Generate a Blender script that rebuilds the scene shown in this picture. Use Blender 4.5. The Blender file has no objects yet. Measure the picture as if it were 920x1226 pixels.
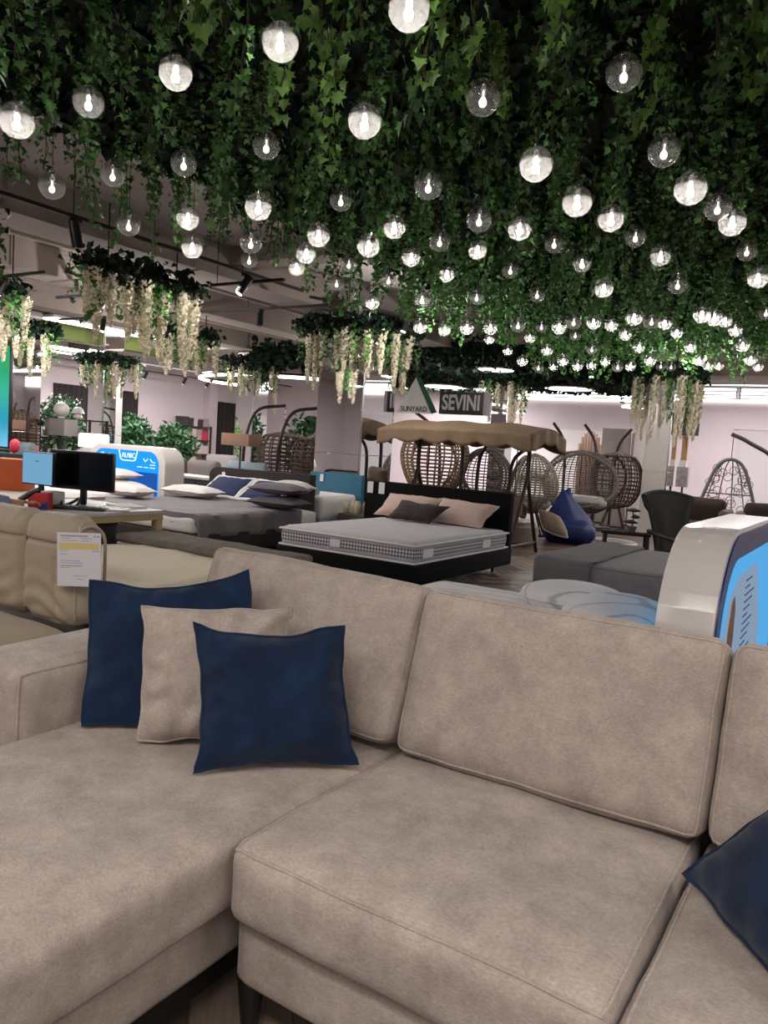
import bpy, bmesh, math, random
from mathutils import Vector, Matrix, noise, Euler
random.seed(7)
S = bpy.context.scene
COL = S.collection
PI = math.pi
sin, cos = math.sin, math.cos

# ---------------------------------------------------------------- camera, world, lights, exposure
CAM_P = Vector((0, 0, 1.35))
def make_camera():
    f, pitch, roll, yaw = 925.3, .08492, .06466, .56529
    fw = Vector((-sin(yaw)*cos(pitch), cos(yaw)*cos(pitch), -sin(pitch)))
    r0 = Vector((cos(yaw), sin(yaw), 0)); u0 = r0.cross(fw)
    r = r0*cos(roll)+u0*sin(roll); u = u0*cos(roll)-r0*sin(roll)
    cd = bpy.data.cameras.new('camera'); cam = bpy.data.objects.new('camera', cd); COL.objects.link(cam)
    cd.sensor_fit = 'VERTICAL'; cd.sensor_height = 24; cd.lens = f*24/1226
    cd.clip_start = .05; cd.clip_end = 100
    m = Matrix.Identity(4)
    for i in range(3):
        m[i][0], m[i][1], m[i][2], m[i][3] = r[i], u[i], -fw[i], CAM_P[i]
    cam.matrix_world = m
    S.camera = cam
make_camera()
w = bpy.data.worlds.new('world'); S.world = w; w.use_nodes = True
w.node_tree.nodes['Background'].inputs[0].default_value = (1, .97, .95, 1)
w.node_tree.nodes['Background'].inputs[1].default_value = .25
S.view_settings.view_transform = 'Standard'
S.view_settings.look = 'None'
S.view_settings.exposure = 0.68
S.view_settings.gamma = 1
S.view_settings.use_curve_mapping = False

def area(x, y, z, sx, sy, power, col=(1, .95, .9), rot=(0, 0, 0), spread=None):
    l = bpy.data.lights.new('unseen_ceiling_light', 'AREA'); l.shape = 'RECTANGLE'; l.size = sx; l.size_y = sy
    l.energy = power; l.color = col
    if spread: l.spread = spread
    o = bpy.data.objects.new('unseen_ceiling_light', l); COL.objects.link(o); o.location = (x, y, z); o.rotation_euler = rot
# area lights standing in for unseen lamps over sofa aisle, bed aisle, far display
area(-.2, -.9, 3.3, 3.0, .5, 62)
area(-2.6, -1.6, 3.3, 2.0, .5, 30)
area(1.8, 1.6, 3.2, .6, 2.6, 30)
area(-8.3, 4.6, 3.02, .6, 2.6, 50)
area(-6.2, 6.2, 2.98, .3, 1.6, 16)
area(-11.5, 7.5, 3.02, .6, 2.6, 60)
area(-15.6, 12.5, 3.1, .6, 5.5, 260, (1, .94, .95))
area(-12.8, 15.5, 2.9, 2.2, .5, 70, (1, .95, .96))
area(-10, 18.4, 3.0, 3, .5, 150, (1, .94, .96))
area(-3.2, 17.6, 3.2, 4.5, .5, 160, (1, .94, .96))
area(1.5, 16.5, 3.2, 3.0, .5, 130, (1, .94, .96))
area(-6.0, 16.6, 2.85, 2.5, .5, 60, (1, .94, .96))
area(1.5, 8.5, 3.2, .6, 5.0, 60)
area(4.5, 0, 3.3, .6, 5, 60)
area(-6, -4.5, 3.3, 5, .6, 90)  # from here down: added to brighten back and left walls that mirrors reflect
area(-13, -3.5, 3.3, 5, .6, 140)
area(-14.5, 2.5, 3.1, .6, 5, 110)
area(2.5, -4.5, 3.3, 4, .6, 80)

def bulb(x, y, z, power, col=(1, .95, .91)):  # added point light with no fixture, not a globe lamp's bulb
    l = bpy.data.lights.new('added_point_light', 'POINT'); l.energy = power; l.color = col; l.shadow_soft_size = .012
    o = bpy.data.objects.new('added_point_light', l); COL.objects.link(o); o.location = (x, y, z)
# added point lights without fixtures, kept tiny, to brighten ceiling and far display
for x, y, z, p in ((-8.4, 2.0, 2.75, 55), (-10.6, 5.0, 2.75, 60), (-8.3, 6.8, 2.7, 45), (-10.6, 9.2, 2.7, 55), (-13.2, 12.6, 2.7, 60), (-13.3, 5.0, 2.75, 55), (-5.6, 1.2, 2.85, 28), (-8.6, 12.0, 2.6, 40), (-2.6, 12.6, 2.75, 55), (-.5, 14.6, 2.8, 45), (-5.2, 8.6, 2.75, 36), (-7.2, 14.0, 2.5, 26)):
    bulb(x, y, z, p)

# ---------------------------------------------------------------- materials
def lin(h):
    h = h.lstrip('#'); c = [int(h[i:i+2], 16)/255 for i in (0, 2, 4)]
    return tuple((x/12.92 if x <= .04045 else ((x+.055)/1.055)**2.4) for x in c)+(1,)
MATS = {}
def mat(name, col, rough=.6, metal=0, var=0, vscale=8, bump=0, bscale=60, spec=.5, emit=0, island=0, objrand=0, sheen=0, stretch=None, trans=0):
    if name in MATS: return MATS[name]
    m = bpy.data.materials.new(name); m.use_nodes = True; MATS[name] = m
    nt = m.node_tree; N = nt.nodes; L = nt.links; b = N['Principled BSDF']
    c = lin(col) if isinstance(col, str) else col
    b.inputs['Base Color'].default_value = c
    b.inputs['Roughness'].default_value = rough; b.inputs['Metallic'].default_value = metal
    b.inputs['Specular IOR Level'].default_value = spec
    if sheen: b.inputs['Sheen Weight'].default_value = sheen; b.inputs['Sheen Roughness'].default_value = .4
    if trans: b.inputs['Transmission Weight'].default_value = trans
    if emit: b.inputs['Emission Color'].default_value = c; b.inputs['Emission Strength'].default_value = emit
    tc = N.new('ShaderNodeTexCoord'); src = tc.outputs['Object']
    if stretch:
        mp = N.new('ShaderNodeMapping'); mp.inputs['Scale'].default_value = stretch
        L.new(src, mp.inputs[0]); src = mp.outputs[0]
    fac = None
    if var:
        n = N.new('ShaderNodeTexNoise'); n.inputs['Scale'].default_value = vscale; n.inputs['Detail'].default_value = 5; n.inputs['Roughness'].default_value = .65
        L.new(src, n.inputs['Vector'])
        r = N.new('ShaderNodeMapRange'); r.inputs[1].default_value = .3; r.inputs[2].default_value = .7
        r.inputs[3].default_value = 1-var; r.inputs[4].default_value = 1+var*.6
        L.new(n.outputs[0], r.inputs[0]); fac = r.outputs[0]
    for kind, amt in (('island', island), ('objrand', objrand)):
        if not amt: continue
        g = N.new('ShaderNodeNewGeometry') if kind == 'island' else N.new('ShaderNodeObjectInfo')
        o = g.outputs['Random Per Island'] if kind == 'island' else g.outputs['Random']
        r = N.new('ShaderNodeMapRange'); r.inputs[3].default_value = 1-amt; r.inputs[4].default_value = 1+amt
        L.new(o, r.inputs[0])
        if fac is None: fac = r.outputs[0]
        else:
            mm = N.new('ShaderNodeMath'); mm.operation = 'MULTIPLY'; L.new(fac, mm.inputs[0]); L.new(r.outputs[0], mm.inputs[1]); fac = mm.outputs[0]
    if fac is not None:
        v = N.new('ShaderNodeVectorMath'); v.operation = 'SCALE'; v.inputs[0].default_value = c[:3]
        L.new(fac, v.inputs['Scale']); L.new(v.outputs[0], b.inputs['Base Color'])
    if bump:
        n = N.new('ShaderNodeTexNoise'); n.inputs['Scale'].default_value = bscale; n.inputs['Detail'].default_value = 3
        L.new(src, n.inputs['Vector'])
        bp = N.new('ShaderNodeBump'); bp.inputs['Strength'].default_value = bump; bp.inputs['Distance'].default_value = .004
        L.new(n.outputs[0], bp.inputs['Height']); L.new(bp.outputs[0], b.inputs['Normal'])
    return m

def fabric(name, c1, c2, scale=5, weave=420, bump=.35, fine=.12, rough=.9, sheen=.15):
    """chenille cloth: mottled pile in two tones plus a fine cross weave"""
    m = bpy.data.materials.new(name); m.use_nodes = True; MATS[name] = m
    nt = m.node_tree; N = nt.nodes; L = nt.links; b = N['Principled BSDF']
    b.inputs['Roughness'].default_value = rough; b.inputs['Specular IOR Level'].default_value = .15
    b.inputs['Sheen Weight'].default_value = sheen; b.inputs['Sheen Roughness'].default_value = .5
    tc = N.new('ShaderNodeTexCoord'); src = tc.outputs['Object']
    n1 = N.new('ShaderNodeTexNoise'); n1.inputs['Scale'].default_value = scale; n1.inputs['Detail'].default_value = 8; n1.inputs['Roughness'].default_value = .7
    L.new(src, n1.inputs['Vector'])
    n2 = N.new('ShaderNodeTexNoise'); n2.inputs['Scale'].default_value = weave*.8; n2.inputs['Detail'].default_value = 3; n2.inputs['Roughness'].default_value = .7
    mp = N.new('ShaderNodeMapping'); mp.inputs['Scale'].default_value = (.35, .6, 1); L.new(src, mp.inputs[0]); L.new(mp.outputs[0], n2.inputs['Vector'])
    r1 = N.new('ShaderNodeMapRange'); r1.inputs[1].default_value = .35; r1.inputs[2].default_value = .65
    L.new(n1.outputs[0], r1.inputs[0])
    mx = N.new('ShaderNodeMix'); mx.data_type = 'RGBA'; L.new(r1.outputs[0], mx.inputs[0])
    mx.inputs[6].default_value = lin(c1); mx.inputs[7].default_value = lin(c2)
    r2 = N.new('ShaderNodeMapRange'); r2.inputs[1].default_value = .3; r2.inputs[2].default_value = .7; r2.inputs[3].default_value = 1-fine; r2.inputs[4].default_value = 1+fine
    L.new(n2.outputs[0], r2.inputs[0])
    v = N.new('ShaderNodeVectorMath'); v.operation = 'SCALE'; L.new(mx.outputs[2], v.inputs[0]); L.new(r2.outputs[0], v.inputs['Scale'])
    L.new(v.outputs[0], b.inputs['Base Color'])
    bp = N.new('ShaderNodeBump'); bp.inputs['Strength'].default_value = bump; bp.inputs['Distance'].default_value = .002
    L.new(n2.outputs[0], bp.inputs['Height']); L.new(bp.outputs[0], b.inputs['Normal'])
    return m

def emission(name, col, s):
    if name in MATS: return MATS[name]
    m = bpy.data.materials.new(name); m.use_nodes = True; MATS[name] = m
    nt = m.node_tree; nt.nodes.clear(); e = nt.nodes.new('ShaderNodeEmission'); o = nt.nodes.new('ShaderNodeOutputMaterial')
    e.inputs[0].default_value = lin(col) if isinstance(col, str) else col; e.inputs[1].default_value = s
    nt.links.new(e.outputs[0], o.inputs[0]); return m

SOFA = fabric('beige_chenille', '#91847c', '#aa9d93', 9, 420, .45, .2)
NAVY = fabric('navy_velvet', '#0d1a30', '#142a47', 5, 300, .2, .12, .85, .12)
LEATH = mat('beige_suede', '#a2937f', .75, var=.08, vscale=6, bump=.2, bscale=90, sheen=.1)
BLACK = mat('black_wood', '#0d0c0c', .45, bump=.05)
DARKFAB = mat('black_fabric', '#0b0b0d', .9, var=.2, vscale=20, bump=.2, bscale=200, spec=.15)
CHAR = mat('charcoal_fabric', '#332e2f', .9, var=.12, vscale=15, bump=.2, bscale=200, spec=.15)
GREYFAB = mat('grey_fabric', '#6b6668', .9, var=.1, vscale=9, bump=.35, bscale=60, spec=.15)
GREYQ = mat('grey_quilt', '#6d665d', .95, var=.22, vscale=14, bump=.6, bscale=55, spec=.1)
GREYDUV = mat('grey_duvet', '#6e686c', .85, var=.06, vscale=5, bump=.15, bscale=20)
CREAM = mat('cream_fabric', '#c9bda9', .9, var=.05, vscale=5, bump=.25, bscale=30)
WHITE = mat('white_fabric', '#cfcac8', .9, var=.04, vscale=6, bump=.15, bscale=40)
WHITEG = mat('white_gloss', '#cfc8c4', .18, spec=.6)
WHITEP = mat('white_paint', '#d5d0ce', .6)
PINKF = mat('blush_fabric', '#b59d93', .9, var=.05, bump=.2, bscale=60)
PAPER = mat('paper', '#cfcdd2', .7)
WOODL = mat('light_wood', '#a08a64', .5, var=.15, vscale=6, stretch=(1, 8, 8))
METB = mat('black_metal', '#141213', .4, metal=.3)
METBR = mat('brown_metal', '#2a1d19', .45, metal=.2)
CHROME = mat('chrome', '#c9c9c9', .15, metal=1)
PLASTB = mat('black_plastic', '#09090b', .35)
RATBR = mat('brown_rattan', '#4a342a', .7, var=.25, vscale=30)
RATTAN = mat('tan_rattan', '#8a7458', .75, var=.3, vscale=25)
RATBEI = mat('beige_rattan', '#93877a', .75, var=.2, vscale=25)
RATGR = mat('grey_rattan', '#6a605b', .7, var=.2, vscale=25)
RATDK = mat('dark_rattan', '#100c0b', .6, var=.3, vscale=40, bump=.4, bscale=80)
SILVER = mat('silver_cushion', '#a39c99', .35, var=.1, vscale=5)
BLUEB = mat('blue_nylon', '#152a66', .55, var=.12, vscale=6, bump=.25, bscale=20)
CANV = mat('tan_canvas', '#7f6952', .85, var=.1, vscale=5, bump=.15, bscale=30)
LEAF = mat('ivy_leaf', '#4a773b', .5, island=.5, objrand=.42, spec=.35)
LEAFB = mat('bright_ivy_leaf', '#678f46', .45, objrand=.4, island=.3, spec=.4)
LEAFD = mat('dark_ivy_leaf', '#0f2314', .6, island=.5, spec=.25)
STEM = mat('ivy_stem', '#3a3f1e', .7)
WIST = mat('wisteria_petal', '#d2cab2', .8, island=.18, spec=.2)
BUSH = mat('bush_leaf', '#27502a', .55, island=.5)
MIRROR = mat('mirror', (.80, .82, .82, 1), .02, metal=1)
CONC = mat('ceiling_paint', '#a39a96', .9, var=.06, vscale=1.5)
BEAM = mat('beam_paint', '#857a73', .9, var=.08, vscale=2)
WALL = mat('wall_paint', '#c9bcc0', .85, var=.02, vscale=1)
PINKP = mat('pink_plastic', '#c2304a', .5)

# ---------------------------------------------------------------- mesh building
class M:
    def __init__(s): s.v = []; s.f = []
    def add(s, vs, fs):
        n = len(s.v); s.v += [tuple(v) for v in vs]; s.f += [tuple(i+n for i in f) for f in fs]; return s
    def box(s, x0, x1, y0, y1, z0, z1):
        return s.add([(x0,y0,z0),(x1,y0,z0),(x1,y1,z0),(x0,y1,z0),(x0,y0,z1),(x1,y0,z1),(x1,y1,z1),(x0,y1,z1)],
                     [(0,3,2,1),(4,5,6,7),(0,1,5,4),(1,2,6,5),(2,3,7,6),(3,0,4,7)])
    def tube(s, pts, r, n=8, closed=False, cap=True):
        pts = [Vector(p) for p in pts]; k = len(pts); rs = r if isinstance(r, (list, tuple)) else [r]*k
        vs = []; up = None
        for i, p in enumerate(pts):
            a = pts[i-1] if (i or closed) else p; b = pts[(i+1) % k] if (i < k-1 or closed) else p
            t = (b-a)
            if t.length < 1e-9: t = Vector((0, 0, 1))
            t.normalize()
            if up is None: up = Vector((0, 0, 1)) if abs(t.z) < .9 else Vector((1, 0, 0))
            x = t.cross(up)
            if x.length < 1e-6: x = t.orthogonal()
            x.normalize(); y = x.cross(t).normalized(); up = y
            vs += [p+x*(rs[i]*cos(2*PI*j/n))+y*(rs[i]*sin(2*PI*j/n)) for j in range(n)]
        fs = []
        for i in range(k if closed else k-1):
            for j in range(n):
                fs.append((i*n+j, i*n+(j+1) % n, ((i+1) % k)*n+(j+1) % n, ((i+1) % k)*n+j))
        if cap and not closed: fs += [tuple(range(n-1, -1, -1)), tuple((k-1)*n+j for j in range(n))]
        return s.add(vs, fs)
    def lathe(s, prof, n=20, c=(0, 0, 0)):
        vs = [(c[0]+r*cos(2*PI*j/n), c[1]+r*sin(2*PI*j/n), c[2]+z) for r, z in prof for j in range(n)]
        fs = [(i*n+j, i*n+(j+1) % n, (i+1)*n+(j+1) % n, (i+1)*n+j) for i in range(len(prof)-1) for j in range(n)]
        if prof[0][0] > 1e-4: fs.append(tuple(range(n-1, -1, -1)))
        if prof[-1][0] > 1e-4: fs.append(tuple((len(prof)-1)*n+j for j in range(n)))
        return s.add(vs, fs)
    def grid(s, fn, nu, nv, wu=False):
        vs = [fn(i/nu, j/nv) for j in range(nv+1) for i in range(nu if wu else nu+1)]
        w_ = nu if wu else nu+1
        fs = [(j*w_+i, j*w_+(i+1) % w_, (j+1)*w_+(i+1) % w_, (j+1)*w_+i) for j in range(nv) for i in range(nu)]
        return s.add(vs, fs)
    def prism(s, poly, axis, a, b):
        """poly: 2-D outline, extruded along axis (0,1,2) from a to b"""
        def P(q, t): return (t, q[0], q[1]) if axis == 0 else ((q[0], t, q[1]) if axis == 1 else (q[0], q[1], t))
        n = len(poly)
        return s.add([P(q, a) for q in poly]+[P(q, b) for q in poly],
                     [tuple(range(n-1, -1, -1)), tuple(range(n, 2*n))]+[(i, (i+1) % n, n+(i+1) % n, n+i) for i in range(n)])
    def mesh(s, name, bevel=0, seg=2, smooth=True, ang=40, off=(0, 0, 0)):
        me = bpy.data.meshes.new(name)
        vs = [(v[0]-off[0], v[1]-off[1], v[2]-off[2]) for v in s.v]
        me.from_pydata(vs, [], s.f)
        bm = bmesh.new(); bm.from_mesh(me)
        bmesh.ops.remove_doubles(bm, verts=bm.verts, dist=1e-6)
        bmesh.ops.recalc_face_normals(bm, faces=bm.faces)
        if bevel: bmesh.ops.bevel(bm, geom=list(bm.edges), offset=bevel, segments=seg, profile=.6, affect='EDGES', clamp_overlap=True)
        bm.to_mesh(me); bm.free()
        if smooth:
            me.polygons.foreach_set('use_smooth', [True]*len(me.polygons))
            me.set_sharp_from_angle(angle=math.radians(ang))
        return me
ROOT = {}
def link(name, me, m=None, parent=None, loc=None, rot=None):
    o = bpy.data.objects.new(name, me); COL.objects.link(o)
    if m is not None and me is not None and not len(me.materials): me.materials.append(m)
    if parent is not None: o.parent = parent
    if loc is not None: o.location = loc
    if rot is not None: o.rotation_euler = rot
    return o
def tag(o, label=None, cat=None, group=None, kind=None):
    if label: o['label'] = label
    if cat: o['category'] = cat
    if group: o['group'] = group
    if kind: o['kind'] = kind
    return o
def thing(name, label, cat, loc, rz=0, group=None):
    o = link(name, None, loc=loc, rot=(0, 0, rz)); o.empty_display_size = .1
    ROOT[o.name] = Vector(loc)
    return tag(o, label, cat, group)
def part(name, b, m, t, bevel=0, local=False, ang=40, smooth=True, seg=2, kind=None, label=None):
    """a child of t; shapes are given in world metres unless local"""
    off = (0, 0, 0) if local else ROOT.get(t.name, Vector((0, 0, 0)))
    o = link(name, b.mesh(name, bevel, seg, smooth, ang, off), m, t)
    ROOT[o.name] = Vector(off)
    if kind: o['kind'] = kind
    if label: o['label'] = label
    return o
def single(name, b, m, label, cat, loc, group=None, bevel=0, ang=40, kind=None):
    o = link(name, b.mesh(name, bevel, 2, True, ang, loc), m, None, loc)
    ROOT[o.name] = Vector(loc)
    return tag(o, label, cat, group, kind)
def struct(name, b, m, parent=None, bevel=0, label=None):
    o = link(name, b.mesh(name, bevel), m, parent)
    if parent is None: o['kind'] = 'structure'
    if label: o['label'] = label
    return o
def copy_tree(o, loc, rz=None, label=None, group=None):
    r = o.copy(); COL.objects.link(r); r.location = loc
    if rz is not None: r.rotation_euler = (0, 0, rz)
    if label: r['label'] = label
    if group: r['group'] = group
    for c in o.children:
        d = c.copy(); COL.objects.link(d); d.parent = r
        for e in c.children:
            g = e.copy(); COL.objects.link(g); g.parent = d
    return r
def arc(c, r, a0, a1, n, plane='xz'):
    out = []
    for i in range(n+1):
        a = a0+(a1-a0)*i/n; p = (r*cos(a), r*sin(a))
        out.append((c[0]+p[0], c[1], c[2]+p[1]) if plane == 'xz' else ((c[0], c[1]+p[0], c[2]+p[1]) if plane == 'yz' else (c[0]+p[0], c[1]+p[1], c[2])))
    return out
def smoothpath(pts, n=6):
    """Catmull-Rom through pts"""
    P = [Vector(p) for p in pts]; P = [P[0]*2-P[1]]+P+[P[-1]*2-P[-2]]; out = []
    for i in range(1, len(P)-2):
        for k in range(n):
            t = k/n; a, b, c, d = P[i-1:i+3]
            out.append(.5*((2*b)+(c-a)*t+(2*a-5*b+4*c-d)*t*t+(3*b-a-3*c+d)*t**3))
    return out+[P[-2]]

def soft_fn(a, b, c, r, puff=(0, 0, 0), nz=.004, seed=0, sag=0):
    """maps the cube [-1,1]^3 to an upholstered block with rounded edges and puffed faces"""
    def fn(u, v, w):
        p = Vector((u*a, v*b, w*c)); q = Vector((max(-a+r, min(a-r, p.x)), max(-b+r, min(b-r, p.y)), max(-c+r, min(c-r, p.z))))
        d = p-q
        if d.length > 1e-9: p = q+d.normalized()*min(r, max(abs(d.x), abs(d.y), abs(d.z)))
        p.x += puff[0]*u*(1-v**4)*(1-w**4); p.y += puff[1]*v*(1-u**4)*(1-w**4); p.z += puff[2]*w*(1-u**4)*(1-v**4)
        if sag: p.z -= sag*(1-u*u)*(w+1)/2
        n = noise.noise_vector(Vector((p.x*4+seed, p.y*4, p.z*4)))*nz+noise.noise_vector(Vector((p.x*11+seed, p.y*11, p.z*11)))*nz*.4
        return p+n
    return fn
def soft(fn, nu, nv, nw, tf=None):
    """six patches of the cube run through fn"""
    b = M(); t = (lambda p: p) if tf is None else tf
    for s_ in (-1, 1):
        b.grid(lambda i, j: t(fn(i*2-1, j*2-1, s_)), nu, nv)
        b.grid(lambda i, j: t(fn(i*2-1, s_, j*2-1)), nu, nw)
        b.grid(lambda i, j: t(fn(s_, i*2-1, j*2-1)), nv, nw)
    return b
def seam(fn, axis, s_, n=24, tf=None, r=.0045):
    """piping that follows the edge loop of one face of a soft block"""
    t = (lambda p: p) if tf is None else tf
    pts = []
    for k in range(4):
        for i in range(n):
            q = i/n*2-1
            uv = [(q, -1), (1, q), (-q, 1), (-1, -q)][k]
            c = [uv[0], uv[1]]; c.insert(axis, s_)
            pts.append(t(fn(*c)))
    return M().tube(pts, r, 6, closed=True)

def pillow(name, label, m, TL, TR, BL, BR, thick, group=None, cat='pillow', pull=.07, top_sag=0, edge=None, er=.006, seed=1, wr=.006, n=26, flange=0):
    """a stuffed pillow spanned by its four corners"""
    TL, TR, BL, BR = map(Vector, (TL, TR, BL, BR))
    nrm = (TR-TL).cross(BL-TL).normalized()
    ctr = (TL+TR+BL+BR)/4
    t = thing(name, label, cat, (ctr.x, ctr.y, min(BL.z, BR.z, TL.z, TR.z)), 0, group)
    def flat(u, v):
        uu = u*(1-pull*(1-v*v)); vv = v*(1-pull*(1-u*u))
        a = (uu+1)/2; c = (vv+1)/2
        p = (BL*(1-a)+BR*a)*(1-c)+(TL*(1-a)+TR*a)*c
        ed = max(abs(u), abs(v))**4
        p = p+(TR-TL).normalized()*noise.noise(Vector((v*2.2+seed, u, 3)))*.010*ed*abs(u)+(TL-BL).normalized()*noise.noise(Vector((u*2.2+seed, v, 7)))*.010*ed*abs(v)
        p = p+nrm*noise.noise(Vector((u*2+seed, v*2, 5)))*.012*ed
        if top_sag: p = p-(TL-BL).normalized()*top_sag*max(0, v)**2*(1-u*u)
        return p
    def side(s_):
        def fn(i, j):
            u, v = i*2-1, j*2-1; p = flat(u, v)
            k = 1-flange
            hu = max(0, 1-(abs(u)/k)**2.6); hv = max(0, 1-(abs(v)/k)**2.6)
            h = thick/2*(hu**.55)*(hv**.55)
            q = Vector((u*3+seed, v*3, s_*2))
            wv = (noise.noise(q)*.6+noise.noise(q*2.3)*.5)*wr*min(1, 4*h/thick)
            g_ = math.exp(-((max(abs(u), abs(v))-.80)/.13)**2); crs = (v if abs(u) > abs(v) else u)
            wv += wr*1.1*g_*sin(crs*15+seed+3*noise.noise(Vector((crs*2, seed, s_))))*(1-crs*crs)*.8
            rad = noise.noise(Vector((math.atan2(v, u)*4, seed, s_)))*wr*1.2*(u*u+v*v)*min(1, 6*h/thick)
            return p+nrm*s_*(h+.0015)+nrm*s_*(wv+rad)
        return fn
    b = M()
    b.grid(side(1), n, n); b.grid(side(-1), n, n)
    part('pillow_cover', b, m, t, ang=70)
    bd = [(-1+2*i/n, -1) for i in range(n)]+[(1, -1+2*i/n) for i in range(n)]+[(1-2*i/n, 1) for i in range(n)]+[(-1, 1-2*i/n) for i in range(n)]
    part('piping', M().tube([flat(*q) for q in bd], er, 6, closed=True), edge or m, t)
    return t
def flat_pillow(name, label, m, x, y, z, w, d, h, rz=0, group=None, seed=1, tilt=0, cat='pillow'):
    c, s_ = cos(rz), sin(rz)
    def P(a, b): return (x+c*a-s_*b, y+s_*a+c*b, z+h/2+tilt*b/d)
    return pillow(name, label, m, P(-w/2, d/2), P(w/2, d/2), P(-w/2, -d/2), P(w/2, -d/2), h, group, cat, seed=seed, n=16, er=.005, pull=.04)

# ---------------------------------------------------------------- the room
X0, X1, Y0, Y1, ZC = -18.0, 7.0, -7.0, 20.0, 3.6
def floor_mat():
    m = bpy.data.materials.new('floor_boards'); m.use_nodes = True; nt = m.node_tree; N = nt.nodes; L = nt.links; b = N['Principled BSDF']
    tc = N.new('ShaderNodeTexCoord'); br = N.new('ShaderNodeTexBrick'); L.new(tc.outputs['Object'], br.inputs['Vector'])
    br.inputs['Color1'].default_value = lin('#75665b'); br.inputs['Color2'].default_value = lin('#4a3d36'); br.inputs['Mortar'].default_value = lin('#2a231f')
    br.inputs['Scale'].default_value = 1; br.inputs['Brick Width'].default_value = .6; br.inputs['Row Height'].default_value = .12; br.inputs['Mortar Size'].default_value = .003
    L.new(br.outputs[0], b.inputs['Base Color']); b.inputs['Roughness'].default_value = .42
    return m
struct('floor', M().box(X0, X1, Y0, Y1, -.1, -.002), floor_mat())
FLOOR = bpy.data.objects['floor']
struct('ceiling', M().box(X0, X1, Y0, Y1, ZC, ZC+.1), CONC)
struct('wall_left', M().box(X0-.1, X0, Y0, Y1, 0, ZC), WALL)
struct('wall_right', M().box(X1, X1+.1, Y0, Y1, 0, ZC), WALL)
struct('wall_back', M().box(X0, X1, Y0-.1, Y0, 0, ZC), WALL)
wf = struct('wall_far', M().box(X0, X1, Y1, Y1+.1, 0, ZC), WALL)
# recessed panel of the far wall and its moulding
struct('trim_1', M().box(-2.9, 2.5, Y1-.03, Y1, 0, 2.28), mat('panel_paint', '#bdb6b9', .7))
struct('trim_2', M().box(-3.0, 2.6, Y1-.05, Y1, 2.28, 2.33), WALL)
struct('trim_3', M().box(-9.4, -4.6, Y1-.02, Y1, .1, 2.1), WHITEP)
# floor boards laid in a herringbone where the floor shows near enough to see each one
BOARD = mat('parquet_board', '#7d6c60', .4, var=.25, vscale=9, objrand=.55, stretch=(1, 9, 1), bump=.1, bscale=30)
def board_mesh():
    L_, W_ = .6, .12
    return M().box(-L_/2+.0015, L_/2-.0015, -W_/2+.0015, W_/2-.0015, -.012, 0).mesh('board', .0012, 1)
BM = board_mesh()
def herringbone(x0, x1, y0, y1):
    L_, W_ = .6, .12; k = 5; n = 0
    for i in range(-60, 150):
        for j in range(-40, 60):
            # two boards of one herringbone cell, laid at 45 degrees to the room
            for h in (0, 1):
                a = i*W_; c = j*2*L_
                if h == 0: px, py, r = a+L_/2+c*0, i*W_+W_/2, 0
                else: px, py, r = a-W_/2+0, i*W_+L_/2-0, PI/2
                px += c; 
                qx = (px-py)*.7071; qy = (px+py)*.7071
                gx, gy = qx, qy
                if not (x0 < gx < x1 and y0 < gy < y1): continue
                o = link('board', BM, BOARD, FLOOR, (gx, gy, 0), (0, 0, r+PI/4)); n += 1
    return n
N_BOARDS = herringbone(-4.4, -1.7, 6.2, 11.4)+herringbone(-1.75, -.4, .35, 1.75)
# downstand beams and ducts under the ceiling
for i, (xa, xb, ya, yb, za) in enumerate([(-7.35, -6.75, Y0, 19, 3.22), (-9.6, -9.1, Y0, 19, 3.24), (-12.2, -11.7, Y0, 19, 3.25), (-14.6, -14.1, Y0, 9, 3.25)]):
    struct('beam', M().box(xa, xb, ya, yb, za, ZC), BEAM)
for ya, za in ((1.2, 3.4), (6.9, 3.4), (12.6, 3.3)):
    struct('beam', M().box(X0, -5.0, ya, ya+.35, za, ZC), BEAM)
struct('beam', M().box(-5, 6, 17.8, 19.2, 3.3, ZC), BEAM)
for xa in (-8.2, -10.6, -13):
    single('ceiling_pipe', M().tube([(xa, Y0+.2, 3.42), (xa, 18.5, 3.42)], .035, 8), BEAM, 'thin painted pipe run under the ceiling between beams, %s' % {-8.2: 'nearest the ivy', -10.6: 'middle of three', -13: 'nearest the green fascia'}[xa], 'pipe', (xa, 6, 3.42), 'ceiling pipes')
GREENP = mat('green_fascia', '#5d6a2c', .7)
struct('trim_4', M().box(-15.4, -15.0, 8.6, 14.2, 3.2, ZC), GREENP)
LIGHTW = emission('light_panel', '#fff6f4', 3)
LEDW = emission('led_strip', '#fffaf8', 3)
def light_panel(label, x0, x1, y0, y1, z):
    t = thing('ceiling_light', label, 'light', ((x0+x1)/2, (y0+y1)/2, z))
    part('frame', M().box(x0-.03, x1+.03, y0-.03, y1+.03, z, z+.05), WHITEP, t)
    part('diffuser', M().box(x0, x1, y0, y1, z-.008, z), LIGHTW, t)
light_panel('long bright ceiling light panel above the green fascia', -14.8, -14.2, 9.6, 12.6, 3.5)
light_panel('short bright ceiling light panel left of the green fascia', -16.6, -15.7, 10.2, 12.2, 3.05)
# rows of white light strips along the top of the far wall
for n_, (xa, xb, za) in enumerate([(-4.45, X1-.2, 2.93), (-9.6, -4.75, 2.88)]):
    t = thing('strip_light', ['row of long white light strips above the recessed far wall panel', 'row of long white light strips behind the swing canopy'][n_], 'light', ((xa+xb)/2, Y1-.06, za))
    for k in range(5):
        z = za+k*.085
        part('light_strip', M().box(xa, xb, Y1-.06, Y1-.01, z, z+.05), LEDW, t)
        part('strip_rail', M().box(xa, xb, Y1-.09, Y1-.01, z+.052, z+.078), WHITEP, t)
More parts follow.
